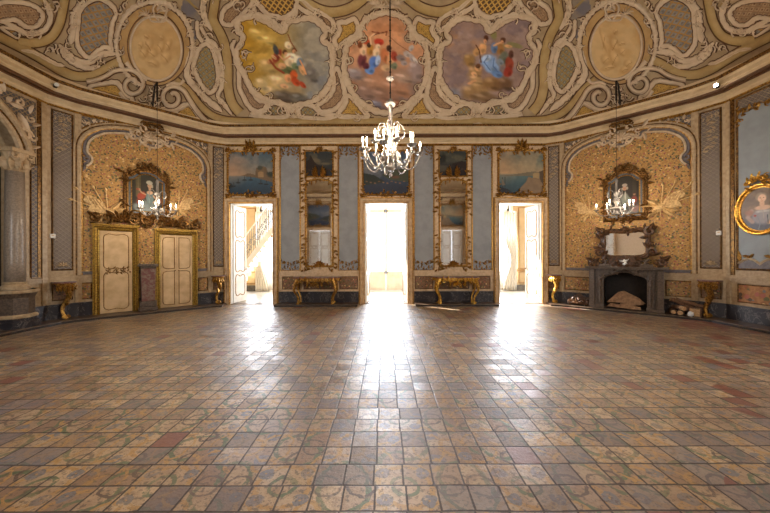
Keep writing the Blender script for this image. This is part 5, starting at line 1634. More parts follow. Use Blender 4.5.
# ================================================================ PORTRAITS
def portrait_woman(X, Y, H):
    p = Paint(X, Y, (52, 46, 36)).grad([(0, (64, 60, 44)), (H*.6, (50, 44, 34)), (H, (30, 26, 24))])
    p.poly([(14, 0), (30, 0), (30, H*.6), (14, H*.62)], (104, 92, 60)); p.poly([(20, 0), (24, 0), (24, H*.6), (20, H*.6)], (124, 110, 74)); p.poly([(82, 0), (96, 0), (96, H*.8), (82, H*.8)], (76, 70, 52))
    p.blob(56, H*.86, 42, H*.22, (110, 128, 130), 0, .3, 1, .15, 4); p.blob(30, H*.9, 30, H*.16, (124, 140, 142), 0, .4, .9, .2, 5)
    p.blob(58, H*.60, 15, H*.18, (112, 138, 140), 0, .25, 1, .05); p.blob(32, H*.58, 15, H*.14, (180, 72, 46), .4, .3, 1, .2, 6); p.blob(26, H*.74, 14, H*.1, (156, 60, 40), 0, .4, .9, .2, 7); p.blob(88, H*.66, 12, H*.12, (150, 62, 42), -.3, .4, .8, .2, 8)
    p.blob(58, H*.48, 12, 9, (224, 180, 142), 0, .3, 1); p.blob(58, H*.38, 5, 9, (220, 176, 138), 0, .3, 1); p.blob(58, H*.30, 8.5, 11, (226, 182, 144), 0, .2, 1); p.blob(57, H*.22, 11.5, 10, (206, 200, 180), 0, .25, 1, .1); p.blob(66, H*.31, 3.5, 10, (196, 190, 170), 0, .4, .9)
    p.blob(54.5, H*.295, 1.5, .9, (60, 40, 34), 0, .4, 1); p.blob(61, H*.295, 1.5, .9, (60, 40, 34), 0, .4, 1); p.line([(58, H*.30), (57.2, H*.335)], 1, (186, 136, 104)); p.blob(58, H*.362, 2.2, .9, (170, 76, 64), 0, .4, 1)
    p.line([(70, H*.56), (80, H*.66), (70, H*.74)], 6, (222, 178, 140)); p.line([(44, H*.54), (32, H*.50), (26, H*.44)], 5, (214, 168, 130)); p.blob(24, H*.42, 6, 5, (204, 160, 120), 0, .4, 1); p.blob(20, H*.42, 6, 4, (170, 70, 50), 0, .4, .9)
    p.line([(52, H*.52), (56, H*.66), (58, H*.76)], 1.2, (160, 176, 174)); p.c *= .78; return p.grain(.1, 7)
def portrait_man(X, Y, H):
    p = Paint(X, Y, (42, 36, 32)).grad([(0, (60, 54, 44)), (H*.6, (46, 38, 34)), (H, (28, 22, 22))])
    p.poly([(76, 0), (88, 0), (88, H*.8), (76, H*.8)], (70, 60, 44)); p.poly([(10, H*.1), (22, H*.1), (22, H), (10, H)], (52, 46, 40))
    p.blob(52, H*.62, 15, H*.20, (136, 144, 132), 0, .3, 1, .05); p.blob(56, H*.86, 17, H*.2, (96, 100, 96), 0, .3, .9, .1); p.blob(52, H*.52, 3, H*.14, (196, 196, 184), 0, .3, 1)
    p.blob(82, H*.64, 13, H*.12, (142, 58, 44), 0, .4, 1, .2, 3); p.blob(84, H*.84, 16, H*.14, (112, 46, 40), 0, .4, .9, .2, 4); p.blob(82, H*.50, 5, 6, (190, 136, 104), 0, .3, .9); p.blob(82, H*.47, 6, 4, (74, 50, 38), 0, .4, .9)
    p.blob(50, H*.33, 8.5, 11, (220, 166, 134), 0, .2, 1); p.blob(50, H*.25, 10.5, 8, (204, 190, 174), 0, .25, 1); p.blob(58.5, H*.33, 4, 8, (196, 182, 166), 0, .3, 1); p.blob(41.5, H*.34, 3, 7, (190, 176, 160), 0, .3, 1)
    p.blob(47, H*.325, 1.4, .9, (56, 38, 34), 0, .4, 1); p.blob(53, H*.325, 1.4, .9, (56, 38, 34), 0, .4, 1); p.blob(50, H*.385, 2.2, .9, (164, 84, 70), 0, .4, 1); p.line([(50, H*.33), (49.4, H*.36)], 1, (180, 120, 96))
    p.line([(62, H*.56), (74, H*.64), (62, H*.7)], 6, (128, 136, 126)); p.blob(60, H*.71, 4, 3, (214, 166, 134), 0, .4, 1); p.line([(40, H*.56), (34, H*.70), (38, H*.8)], 6, (126, 134, 124)); p.c *= .78; return p.grain(.1, 7)
def portrait_oval(X, Y, H):
    p = Paint(X, Y, (110, 96, 86)).grad([(0, (104, 88, 78)), (H*.5, (128, 110, 98)), (H, (84, 84, 92))]); p.clouds(30, (140, 118, 100), .46, .62, 3, .6)
    p.blob(50, H*.88, 56, H*.30, (96, 100, 114), 0, .4, 1, .15, 4); p.blob(54, H*.66, 30, H*.22, (150, 146, 152), 0, .3, 1, .12); p.blob(54, H*.47, 22, 8, (216, 180, 152), 0, .3, 1); p.blob(54, H*.55, 20, 5, (196, 190, 190), 0, .5, .9, .3)
    p.blob(52, H*.38, 7, 11, (216, 176, 146), 0, .3, 1); p.blob(50, H*.22, 15, 14, (160, 142, 122), 0, .3, 1, .1); p.blob(52, H*.26, 10.5, 13, (226, 188, 158), 0, .2, 1)
    p.blob(48, H*.245, 1.8, 1, (70, 50, 44), 0, .4, 1); p.blob(56, H*.245, 1.8, 1, (70, 50, 44), 0, .4, 1); p.blob(52, H*.32, 2.8, 1.2, (176, 96, 84), 0, .4, 1); p.line([(52, H*.26), (51, H*.29)], 1.2, (190, 144, 118))
    p.line([(82, H*.50), (90, H*.66), (68, H*.82)], 9, (208, 168, 140)); p.line([(28, H*.52), (18, H*.66), (30, H*.78)], 10, (176, 150, 138)); p.blob(22, H*.56, 12, 10, (164, 116, 100), 0, .5, .8, .3, 6); p.blob(36, H*.64, 4, 4, (168, 70, 60), 0, .4, 1)
    p.line([(42, H*.66), (48, H*.82), (44, H*.97)], 2, (134, 140, 152)); p.line([(64, H*.64), (66, H*.84)], 2, (74, 78, 92)); p.line([(54, H*.52), (56, H*.72)], 1.6, (172, 160, 156)); return p.grain(.08, 7)
def arched_portrait(wn, px, lab, fn, mat='gold_dark'):
    """px = outer frame left, right, bottom and peak on the photograph"""
    w = W[wn]; xl, xr, yb, yt = px
    ul, _ = w.uz(xl, 200, .06); ur, _ = w.uz(xr, 200, .06); xm = (xl+xr)/2
    zb = w.uz(xm, yb, .06)[1]; zt = w.uz(xm, yt, .06)[1]
    cu = (ul+ur)/2; hw = (ur-ul)/2-.10; H = zt-zb-.34
    root = thing('framed_portrait', lab, 'portrait', w.at(cu, zb+.05, 0), w.rz, 'framed portraits on the floral wallpaper')
    arch = catmull([(-hw, H-.10), (-hw*.8, H-.08), (-hw*.45, H+.04), (0, H+.08), (hw*.45, H+.04), (hw*.8, H-.08), (hw, H-.10)], False, 4)
    path = [(-hw, 0), (hw, 0)] + arch[::-1]
    ins = .075
    inner = [(-hw+ins, ins), (hw-ins, ins)] + [(x*(hw-ins)/hw, z-ins*.95) for x, z in arch[::-1]]
    x0_, x1_, z0_, z1_ = -hw+ins-.01, hw-ins+.01, ins-.01, H+.09-ins*.95
    msk = lambda X, Y, HH: inside(x0_+(X+.7)/100*(x1_-x0_), z1_-(Y+.7)/HH*(z1_-z0_), inner) > .5
    canvas(root, 'painted_canvas', x0_, x1_, z0_, z1_, .03, fn, 90, mask=msk)
    MB().slab(path, -.028, 0).build('slate_slip', plain('slate_blue_slip', (96, 100, 104), (78, 82, 86), .5), root)
    # inner slip following the arch
    MB().mould(inner, [(.01, .03), (.0, .045), (-.015, .04), (-.02, .028)]).build('inner_slip', M['gold'], root)
    MB().mould(path, [(.01, .0), (.01, .05), (-.02, .075), (-.04, .06), (-.07, .085), (-.095, .05), (-.10, 0)]).build('gilt_frame', M[mat], root)
    MB().mould(path, [(.012, .05), (.0, .065), (-.012, .06)]).build('frame_sight_edge', M['gold'], root)
    g = MB()
    for s in (-1, 1):
        g.carve([(s*(hw+.05), H-.3), (s*(hw+.10), H-.02), (s*hw*.6, H+.08), (s*hw*.3, H+.16)], .14, -.07, 4+s); g.carve([(s*(hw+.06), .35), (s*(hw+.10), .05), (s*hw*.7, -.05), (0, -.06)], .14, -.07, 8+s)
        g.scroll(s*hw*.25, H+.2, .09, -PI/2, 1.1, s, .025, -.09); g.leaf(s*.03, H+.2, PI/2-s*.5, .16, .08, -.09)
    g.shell(0, H+.12, .14, -.09, .15, PI-.15, 7)
    pieces(g, 'carved_crest', M[mat], root)
    return root
arched_portrait('cupboard_side', (123, 170, 216, 164), 'framed portrait of a white-haired person in red and grey, above the cupboard doors', portrait_woman)
arched_portrait('fireplace_side', (603, 648, 219, 165), 'framed portrait of a white-wigged person in a pale coat, above the fireplace mirror', portrait_man)
# oval portrait on the right wall
w = W['right']
ul = w.uz(736.5, 208, .05)[0]; zt = w.uz(752, 186.5, .05)[1]; zb = w.uz(752, 233.5, .05)[1]
hwz = 0.5*(zt-zb)+.02; hwu = hwz*.80
root = thing('oval_portrait', 'oval portrait of a lady in a grey dress, bright gilt frame, on right wall', 'portrait', w.at(ul+hwu, (zt+zb)/2, 0), w.rz)
ov = [(hwu*math.cos(2*PI*i/48), hwz*math.sin(2*PI*i/48)) for i in range(48)]
ir = [(x*.86, z*.86) for x, z in ov]
msk = lambda X, Y, H: (((X+.7-50)/50)**2 + ((Y+.9-H/2)/(H/2))**2) < 1.0
canvas(root, 'painted_canvas', -hwu*.88, hwu*.88, -hwz*.88, hwz*.88, .025, portrait_oval, 80, mask=msk)
MB().slab([(x*.95, z*.95) for x, z in ov], -.02, 0).build('backboard', M['gold_dark'], root)
MB().mould(ir, [(.005, .02), (.0, .04), (-.02, .045), (-.03, .035), (-.05, .075), (-.075, .08), (-.095, .05), (-.10, 0)]).build('gilt_frame', M['gold_bright'], root)
g = MB(); g.carve([(-.26, hwz-.02), (-.14, hwz+.05), (0, hwz+.08), (.14, hwz+.05), (.26, hwz-.02)], .13, -.07, 5)
for s in (-1, 1): g.scroll(s*.08, hwz+.1, .07, 0 if s > 0 else PI, 1.2, s, .022, -.08); g.scroll(s*.2, hwz+.04, .05, 0, 1.1, -s, .018, -.08)
g.carve([(-.2, hwz+.13), (0, hwz+.18), (.2, hwz+.13)], .10, -.08, 7)
g.build('bow_crest', M['gold_bright'], root)
# ================================================================ CUPBOARD SIDE (left canted wall)
w = W['cupboard_side']
def cup_door(i, uL, uR, ytop_px, xmid, double):
    zt = w.uz(xmid, ytop_px, .06)[1]
    d = struct('door_%d' % i, w.at(0, 0, 0), w.rz); cw = .13
    a, b = uL+cw, uR-cw; h = zt-cw
    path = [(a, Z0), (a, h), (b, h), (b, Z0)]
    MB().mould(path, [(0, 0), (0, .05), (.03, .07), (.05, .05), (.08, .055), (.10, .09), (.13, .09), (.135, 0)], closed=False).build('door_casing', M['gold_door'], d)
    MB().box(uL-.02, uR+.02, -.13, 0, zt, zt+.035).box(uL-.0, uR+.0, -.11, 0, zt-.03, zt).build('door_cornice', M['gold_door'], d)
    n = 2 if double else 1
    for k_ in range(n):
        x0 = a+(b-a)*k_/n+.004; x1 = a+(b-a)*(k_+1)/n-.004
        lf = MB().box(x0, x1, -.035, 0, Z0+.01, h-.005).build('door_leaf', M['door_cream'], d)
        mp = MB(); m_ = .05 if double else .07; hh = h-Z0
        for (f0, f1) in ((.04, .50), (.535, .965)):
            z0, z1 = Z0+f0*hh, Z0+f1*hh; p0, p1 = x0+m_, x1-m_; e = .09
            if double:   # outer corners rounded, meeting edge straight
                if k_ == 0: pts = [(p0+e, z0), (p1, z0), (p1, z1), (p0+e, z1), (p0+.02, z1-.03), (p0, z1-e), (p0, z0+e), (p0+.02, z0+.03)]
                else: pts = [(p0, z0), (p1-e, z0), (p1-.02, z0+.03), (p1, z0+e), (p1, z1-e), (p1-.02, z1-.03), (p1-e, z1), (p0, z1)]
            else:
                pts = [(p0+e, z0), ((p0+p1)/2, z0+.03), (p1-e, z0), (p1-.02, z0+.04), (p1, z0+e), (p1, z1-e), (p1-.02, z1-.04), (p1-e, z1), ((p0+p1)/2, z1-.03), (p0+e, z1), (p0+.02, z1-.04), (p0, z1-e), (p0, z0+e), (p0+.02, z0+.04)]
            mp.mould(pts, [(-.010, .035), (-.005, .044), (.005, .044), (.010, .035)])
            if not double:
                mp.carve([(p0+.03, z1 if f0 < .1 else z0), ((p0+p1)/2, (z1 if f0 < .1 else z0)+.0), (p1-.03, z1 if f0 < .1 else z0)], .07, -.036, 3)
        mp.build('painted_panel_moulding', M['gilt_line'], lf)
        MB().ball(x1-.04 if k_ == 0 else x0+.04, -.055, Z0+1.05, .02).build('door_knob', M['gold_dark'], lf)
    return d
cup_door(6, d1L, d1R, 226, 115, False)
cup_door(7, d2L, d2R, 230.5, 175, True)
# marble pedestal between the two cupboard doors
uc, _ = w.uz(148, 290, .15)
root = thing('marble_pedestal', 'red and grey marble pedestal standing between the two cupboard doors', 'pedestal', w.at(uc, Z0, .16), w.rz)
zt = w.uz(148, 264, .25)[1]-Z0
MB().box(-.20, .20, -.15, .14, 0, .10).box(-.18, .18, -.13, .14, .10, .26).build('foot', M['marble_grey'], root, bevel=.015)
MB().slab([(-.14, .26), (.14, .26), (.16, zt-.12), (-.16, zt-.12)], -.11, .14).build('shaft', M['marble_red'], root, bevel=.01)
MB().box(-.17, .17, -.13, .14, zt-.12, zt-.07).box(-.21, .21, -.16, .14, zt-.07, zt).build('cap', M['marble_grey'], root, bevel=.012)

# carved scroll overdoors
def overdoor_carving(u0, u1, z, lab):
    c = (u0+u1)/2; h = (u1-u0)/2
    o = MB()
    for s in (-1, 1):
        o.carve([(s*h, .04), (s*h*.7, .12), (s*h*.4, .05), (s*h*.12, .22)], .14, -.08, 5+s)
        o.scroll(s*h*.85, .16, .12, PI/2, 1.2, s, .035, -.08); o.scroll(s*h*.45, .16, .13, -PI/2, 1.2, -s, .035, -.09)
        o.leaf(s*h*.7, .1, PI/2-s*.7, .30, .13, -.07, .3); o.leaf(s*h*.2, .12, PI/2-s*.5, .30, .13, -.09, .3)
    o.shell(0, .10, .22, -.09, .1, PI-.1, 7)
    ob = o.build('overdoor_carving', M['gold_dark']); ob.location = w.at(c, z, 0); ob.rotation_euler = (0, 0, w.rz)
    return tag(ob, lab, 'carving', 'bronzed carvings above the cupboard doors')
z1 = w.uz(115, 226, .06)[1]+.035; z2 = w.uz(175, 230.5, .06)[1]+.035
overdoor_carving(d1L-.05, d1R+.25, z1, 'bronzed leaf and scroll carving on top of the left cupboard door')
overdoor_carving(d2L-.25, d2R+.05, z2, 'bronzed leaf and scroll carving on top of the right cupboard door, below chandelier')

def trophy(wn, pxc, size, lab, flip=1):
    """a relief of flags, arrows, a quiver and a shield fanned out over the paper"""
    ww = W[wn]; u, z = ww.uz(pxc[0], pxc[1], .03)
    t = MB(); S = size
    for a, L in ((.35, 1.0), (.75, 1.1), (1.15, .95), (1.5, .8)):
        ca, sa = math.cos(a)*flip, math.sin(a)
        t.tube([(-ca*.35*S, -.03, -sa*.35*S), (ca*L*S, -.05, sa*L*S)], .012, 5)
        t.leaf(ca*L*S*.9, sa*L*S*.9, math.atan2(sa, ca), .16*S, .10*S, -.04)
    for a in (2.4, 2.9, -.5, -.9, -2.5):
        ca, sa = math.cos(a)*flip, math.sin(a)
        t.leaf(0, 0, math.atan2(sa, ca), .55*S, .16*S, -.03, .4)
    sh = t.build('trophy_relief', M['plaster_trophy'])
    fl_ = MB()
    fl_.slab([(x*flip, zz) for x, zz in catmull([(0, .05*S), (.25*S, .42*S), (.5*S, .52*S), (.62*S, .34*S), (.45*S, .2*S), (.5*S, .02*S), (.25*S, -.06*S)], True, 4)], -.05, -.02)
    for i in range(4): fl_.tube([(flip*(.05+.12*i)*S, -.055, (.02+.05*i)*S), (flip*(.2+.11*i)*S, -.07, (.26+.07*i)*S), (flip*(.3+.08*i)*S, -.055, (.44)*S)], .014, 5)
    fl_.build('banner', M['plaster_trophy'], sh)
    MB().lathe([(.001, .05), (.08*S, .045), (.14*S, .025), (.16*S, 0)], 0, 0, 14).build('shield', M['plaster_trophy'], sh)
    s2 = sh.children[-1]; s2.rotation_euler = (PI/2, 0, 0); s2.location = (-.08*S*flip, -.03, -.02*S)
    sh.location = ww.at(u, z, 0.006); sh.rotation_euler = (0, 0, ww.rz)
    return tag(sh, lab, 'relief', 'ivory trophy reliefs beside the portraits')
trophy('cupboard_side', (108, 212), .72, 'ivory trophy relief of banner and arrows left of the woman\'s portrait', -1)
trophy('cupboard_side', (178, 208), .62, 'ivory trophy relief of banner and spears right of the woman\'s portrait', 1)
trophy('fireplace_side', (590, 212), .62, 'ivory trophy relief of banner and spears left of the wigged man\'s portrait', -1)
trophy('fireplace_side', (661, 207), .72, 'ivory trophy relief of banner and spears right of the wigged man\'s portrait', 1)

# ================================================================ FIREPLACE (right canted wall)
w = W['fireplace_side']; D = .35
cu = (fpL+fpR)/2; hw = (fpR-fpL)/2; zs = w.uz(627, 240+8, D)[1]
zs = w.uz(628, 267, D)[1]
root = thing('fireplace', 'carved grey marble fireplace with arched opening, under the scrolled mirror', 'fireplace', w.at(cu, Z0, 0.0), w.rz)
H = zs-Z0-.07
oL, _ = w.uz(603.5, 290, D); oR, _ = w.uz(647, 290, D); oL -= cu; oR -= cu
oz = w.uz(625, 273, D)[1]-Z0; osz = w.uz(625, 280, D)[1]-Z0
for s, (a, b) in ((-1, (-hw, oL)), (1, (oR, hw))):
    o = MB().box(a, b, -D+.06, 0, .0, H)
    o.box(a, a+.13, -D, 0, 0, H) if s < 0 else o.box(b-.13, b, -D, 0, 0, H)
    x0, x1 = (b-.14, b) if s < 0 else (a, a+.14)
    o.box(x0, x1, -D+.01, 0, 0, H-.1); o.box(min(a, x0)-.01, max(b, x1)+.01, -D-.02, 0, 0, .09)
    j = o.build('jamb', M['marble_grey'], root, bevel=.012)
    c_ = MB(); xm = (x0+x1)/2; c_.leaf(xm, .1, PI/2, .55, .09, -D+.01, .1); c_.scroll(xm, H-.2, .06, PI/2, 1.1, s, .02, -D); c_.leaf(xm, H-.25, -PI/2, .25, .09, -D); c_.build('jamb_carving', M['marble_grey'], j)
arch = catmull([(oL, osz), (oL+.06, osz+.07), ((oL*.62+oR*.38)-.1, oz-.05), ((oL+oR)/2, oz+.02), ((oL*.38+oR*.62)+.1, oz-.05), (oR-.06, osz+.07), (oR, osz)], False, 4)
MB().slab([(oL, H), (oL, osz)] + arch + [(oR, osz), (oR, H)], -D+.03, -.0).build('lintel', M['marble_grey'], root)
c_ = MB().mould(arch[::-1], [(0, D-.04), (0, D-.01), (-.03, D+.01), (-.05, D-.02)], closed=False)
c_.shell((oL+oR)/2, oz+.03, .11, -D, .1, PI-.1, 6); c_.carve([(oL+.1, H-.07), ((oL+oR)/2-.15, H-.08)], .11, -D+.02, 3); c_.carve([((oL+oR)/2+.15, H-.08), (oR-.1, H-.07)], .11, -D+.02, 4)
pieces(c_, 'lintel_carving', M['marble_grey'], root)
sh_ = [(-hw-.07, 0), (-hw-.07, -D-.04), (-hw+.2, -D-.10), (-.2, -D-.09), (0, -D-.14), (.2, -D-.09), (hw-.2, -D-.10), (hw+.07, -D-.04), (hw+.07, 0)]
MB().flat(sh_, H, H+.04).flat([(x*1.03, y*1.04) for x, y in sh_], H+.035, H+.07).build('mantel_shelf', M['marble_grey'], root, bevel=.008)
f = MB(); f.box(oL-.02, oR+.02, -.03, -.005, 0, H); f.box(oL-.03, oL, -D+.08, 0, 0, H); f.box(oR, oR+.03, -D+.08, 0, 0, H); f.box(oL, oR, -D+.06, 0, 0, .012)
f.build('firebox', M['soot'], root)
FP = (cu, D)
# debris inside the opening
def at_w(u, z, d): return w.at(cu+u, z, d)
def lying_board(poly, th, loc_u, z, d, rot, lab, mat='board', name='wooden_board', grp='boards inside the fireplace'):
    o = MB().slab(poly, -th/2, th/2).build(name, M[mat], None, bevel=.004)
    o.location = at_w(loc_u, z, d); o.rotation_euler = rot
    return tag(o, lab, 'board', grp)
oc = (oL+oR)/2
lying_board([(-.40, 0), (.42, .02), (.30, .16), (-.02, .34), (-.14, .30)], .03, oc, Z0+.16, .20, (-.30, 0, w.rz+.1), 'large pointed weathered board leaning inside the fireplace opening')
lying_board([(-.38, 0), (.36, 0), (.34, .09), (-.30, .10)], .03, oc-.02, Z0+.03, .28, (-.45, .03, w.rz-.1), 'long narrow board at the bottom front of the fireplace opening')
lying_board([(-.25, 0), (.28, 0), (.22, .12), (-.2, .10)], .03, oc+.12, Z0+.10, .24, (-.5, -.2, w.rz+.2), 'short tilted board under the pointed board in the fireplace')
def log(loc, a, L, r, lab, tilt=0.0, grp='fire logs stacked right of the fireplace', seed=1):
    rr = random.Random(seed); mb = MB(); pts = []; rad = []
    for i in range(7):
        pts.append((L*(i/6-.5), rr.uniform(-.012, .012), rr.uniform(-.01, .01))); rad.append(r*rr.uniform(.88, 1.08))
    o = mb.tube(pts, rad, 9, caps=False).build('fire_log', M['bark'])
    e = MB()
    for sx in (0, 6): 
        b = len(e.v); p = pts[sx]; n = 9
        d_ = -.001 if sx == 0 else .001
        for k_ in range(n): e.v.append((p[0]+d_, p[1]+rad[sx]*.97*math.cos(2*PI*k_/n), p[2]+rad[sx]*.97*math.sin(2*PI*k_/n)))
        e.f.append(tuple(range(b, b+n)))
    pieces(e, 'cut_end', M['logend'], o)
    o.location = loc; o.rotation_euler = (0, tilt, w.rz+a)
    return tag(o, lab, 'log', grp)
u0 = hw+.04
LG = [((u0+.12, .06, .20), PI/2+.1, .42, .055, 'fire log on the floor nearest the fireplace jamb, cut end forward', 0),
      ((u0+.27, .065, .22), PI/2-.15, .44, .06, 'fire log on the floor in the middle of the pile, cut end forward', 0),
      ((u0+.44, .07, .20), PI/2+.25, .40, .065, 'thick fire log on the floor at the right of the pile', 0),
      ((u0+.20, .17, .22), PI/2+.35, .42, .05, 'fire log in the second layer of the pile near the jamb', .05),
      ((u0+.37, .18, .22), PI/2-.30, .40, .055, 'fire log in the second layer of the pile, turned left', -.06),
      ((u0+.27, .28, .20), .35, .44, .05, 'long fire log lying slanting across the top of the pile', .42),
      ((u0+.40, .30, .22), .2, .50, .045, 'thin fire log leaning across the top right of the pile', .30)]
for i, ((u, z, d), a, L, r_, lab, tl) in enumerate(LG): log(at_w(u, Z0+z, d), a, L, r_, lab, tl, seed=i+2)
# square-cut offcut with pale ends, and a white paper ball in front
o = MB().box(-.10, .10, -.16, .16, 0, .20).build('wood_block', M['bark'], None, bevel=.01)
MB().box(-.085, .085, -.163, -.158, .015, .185).build('cut_end', M['logend'], o)
o.location = at_w(u0+.52, Z0+.001, .24); o.rotation_euler = (0, 0, w.rz-.2); tag(o, 'squared wood block with pale cut face at the right end of the log pile', 'wood block')
pb = MB(); rr = random.Random(3); pb.ball(0, 0, 0, .06, 10, 8); pb.v = [(x*(1+rr.uniform(-.15, .15)), y*(1+rr.uniform(-.15, .15)), z*(1+rr.uniform(-.15, .15))) for x, y, z in pb.v]
o = pb.build('crumpled_paper', M['plastic']); o.location = at_w(u0+.42, Z0+.06, .43); tag(o, 'small crumpled white paper in front of the stacked logs', 'paper')
# dark carved basket left of the fireplace
root = thing('log_basket', 'low dark carved log basket with fan-shaped back, left of the fireplace', 'basket', w.at(w.uz(578, 300, .3)[0], Z0, .22), w.rz)
MB().slab(catmull([(-.26, .05), (-.24, .20), (-.10, .26), (0, .36), (.10, .26), (.24, .20), (.26, .05)], False, 4), .10, .13).build('back', M['dark_box'], root)
MB().slab([(-.27, .04), (.27, .04), (.25, .17), (-.25, .17)], -.15, .10).build('body', M['dark_box'], root, bevel=.02)
g = MB(); g.shell(0, .08, .16, -.16, .1, PI-.1, 6); g.carve([(-.22, .17), (.22, .17)], .09, -.15, 4); g.build('carving', M['dark_box'], root)
for sx in (-1, 1): MB().ball(sx*.2, -.1, .025, .028).ball(sx*.2, .06, .025, .028).build('foot', M['dark_box'], root)

# scrolled mirror on the mantel
zb = zs; zt = w.uz(628, 231, .2)[1]
gl0 = w.uz(606.5, 245, .14)[0]-cu; gl1 = w.uz(644, 245, .14)[0]-cu; gz0 = w.uz(625, 255.5, .14)[1]-zb; gz1 = w.uz(625, 233, .14)[1]-zb
root = thing('mantel_mirror', 'dark carved rococo mirror standing on the marble fireplace shelf', 'mirror', w.at(cu, zb+.001, 0), w.rz)
y0 = -.13
def tilted(o): o.rotation_euler = (.03, 0, 0); return o
gp = catmull([(gl0, gz0+.03), ((gl0+gl1)/2, gz0), (gl1, gz0+.03), (gl1+.02, (gz0+gz1)/2), (gl1-.02, gz1), ((gl0+gl1)/2, gz1-.01), (gl0+.02, gz1), (gl0-.02, (gz0+gz1)/2)], True, 4)
MB().slab(gp, y0-.01, y0+.01).build('mirror_glass', M['mirror'], root)
MB().mould(gp, [(.01, .13), (0, .17), (-.03, .19), (-.06, .17), (-.09, .17), (-.12, .13), (-.12, .10)]).build('carved_frame', M['dark_box'], root)
MB().mould(gp, [(.012, .165), (.0, .178), (-.012, .172)]).build('sight_edge', M['gold_dark'], root)
g = MB(); gc_ = (gl0+gl1)/2
for s, e in ((-1, gl0), (1, gl1)):
    g.carve([(e+s*.09, gz0), (e+s*.14, (gz0+gz1)/2), (e+s*.10, gz1)], .20, -.17, 5+s); g.carve([(e+s*.05, gz1+.06), (gc_+s*.25, gz1+.10), (gc_+s*.08, gz1+.06)], .16, -.17, 8+s)
    g.scroll(e+s*.12, gz1+.03, .12, PI/2, 1.2, s, .035, -.18); g.scroll(e+s*.14, gz0+.1, .11, -PI/2, 1.2, s, .035, -.18); g.leaf(e+s*.1, gz1, PI/2-s*.5, .26, .12, -.16)
g.shell(gc_, gz1+.07, .13, -.18, .1, PI-.1, 6); pieces(g, 'frame_carving', M['dark_box'], root)
g = MB(); bl = w.uz(588.5, 260, .2)[0]-cu; br = w.uz(669, 260, .2)[0]-cu
for s, e in ((-1, bl), (1, br)):
    g.carve([(e, .16), (e-s*.18, .09), ((e+gc_)/2, .14), (gc_+s*.12, .10)], .19, -.22, 15+s); g.carve([(e-s*.05, .05), (gc_+s*.1, .05)], .13, -.22, 19+s)
    g.leaf(e-s*.18, .12, PI/2-s*1.0, .28, .13, -.2); g.scroll(e-s*.1, .13, .09, PI/2, 1.2, s, .03, -.22)
g.box(gc_-.35, gc_+.35, -.22, -.04, 0, gz0-.05); pieces(g, 'carved_base', M['dark_box'], root)
for s in (-1, 0, 1):
    fg = MB(); fx = gc_+s*.42; fg.ball(fx, -.24, .17, .03); fg.tube([(fx, -.24, .15), (fx+.03, -.25, .10), (fx-.02, -.25, .06)], [.025, .04, .03], 7); fg.leaf(fx, .13, .6, .13, .05, -.25); fg.leaf(fx, .13, PI-.4, .12, .05, -.25)
    fg.build('silvered_figure', M['plastic'] if s == 0 else M['marble_grey'], root)
MB().box(gc_-.62, gc_-.28, -.36, -.25, 0, .035).build('x', None) if False else None
for s, (a, b) in ((-1, (w.uz(599, 266, .35)[0], w.uz(611, 266, .35)[0])), (1, (w.uz(640, 266, .35)[0], w.uz(653, 266, .35)[0]))):
    o = MB().box(-(b-a)/2, (b-a)/2, -.05, .05, 0, .075).build('grey_box', M['marble_grey'], None, bevel=.006)
    o.name = 'marble_block'; o.location = w.at((a+b)/2, zs+.001, .33); o.rotation_euler = (0, 0, w.rz)
    tag(o, 'pale flat marble block at the %s end of the mantel shelf' % ('left' if s < 0 else 'right'), 'block')

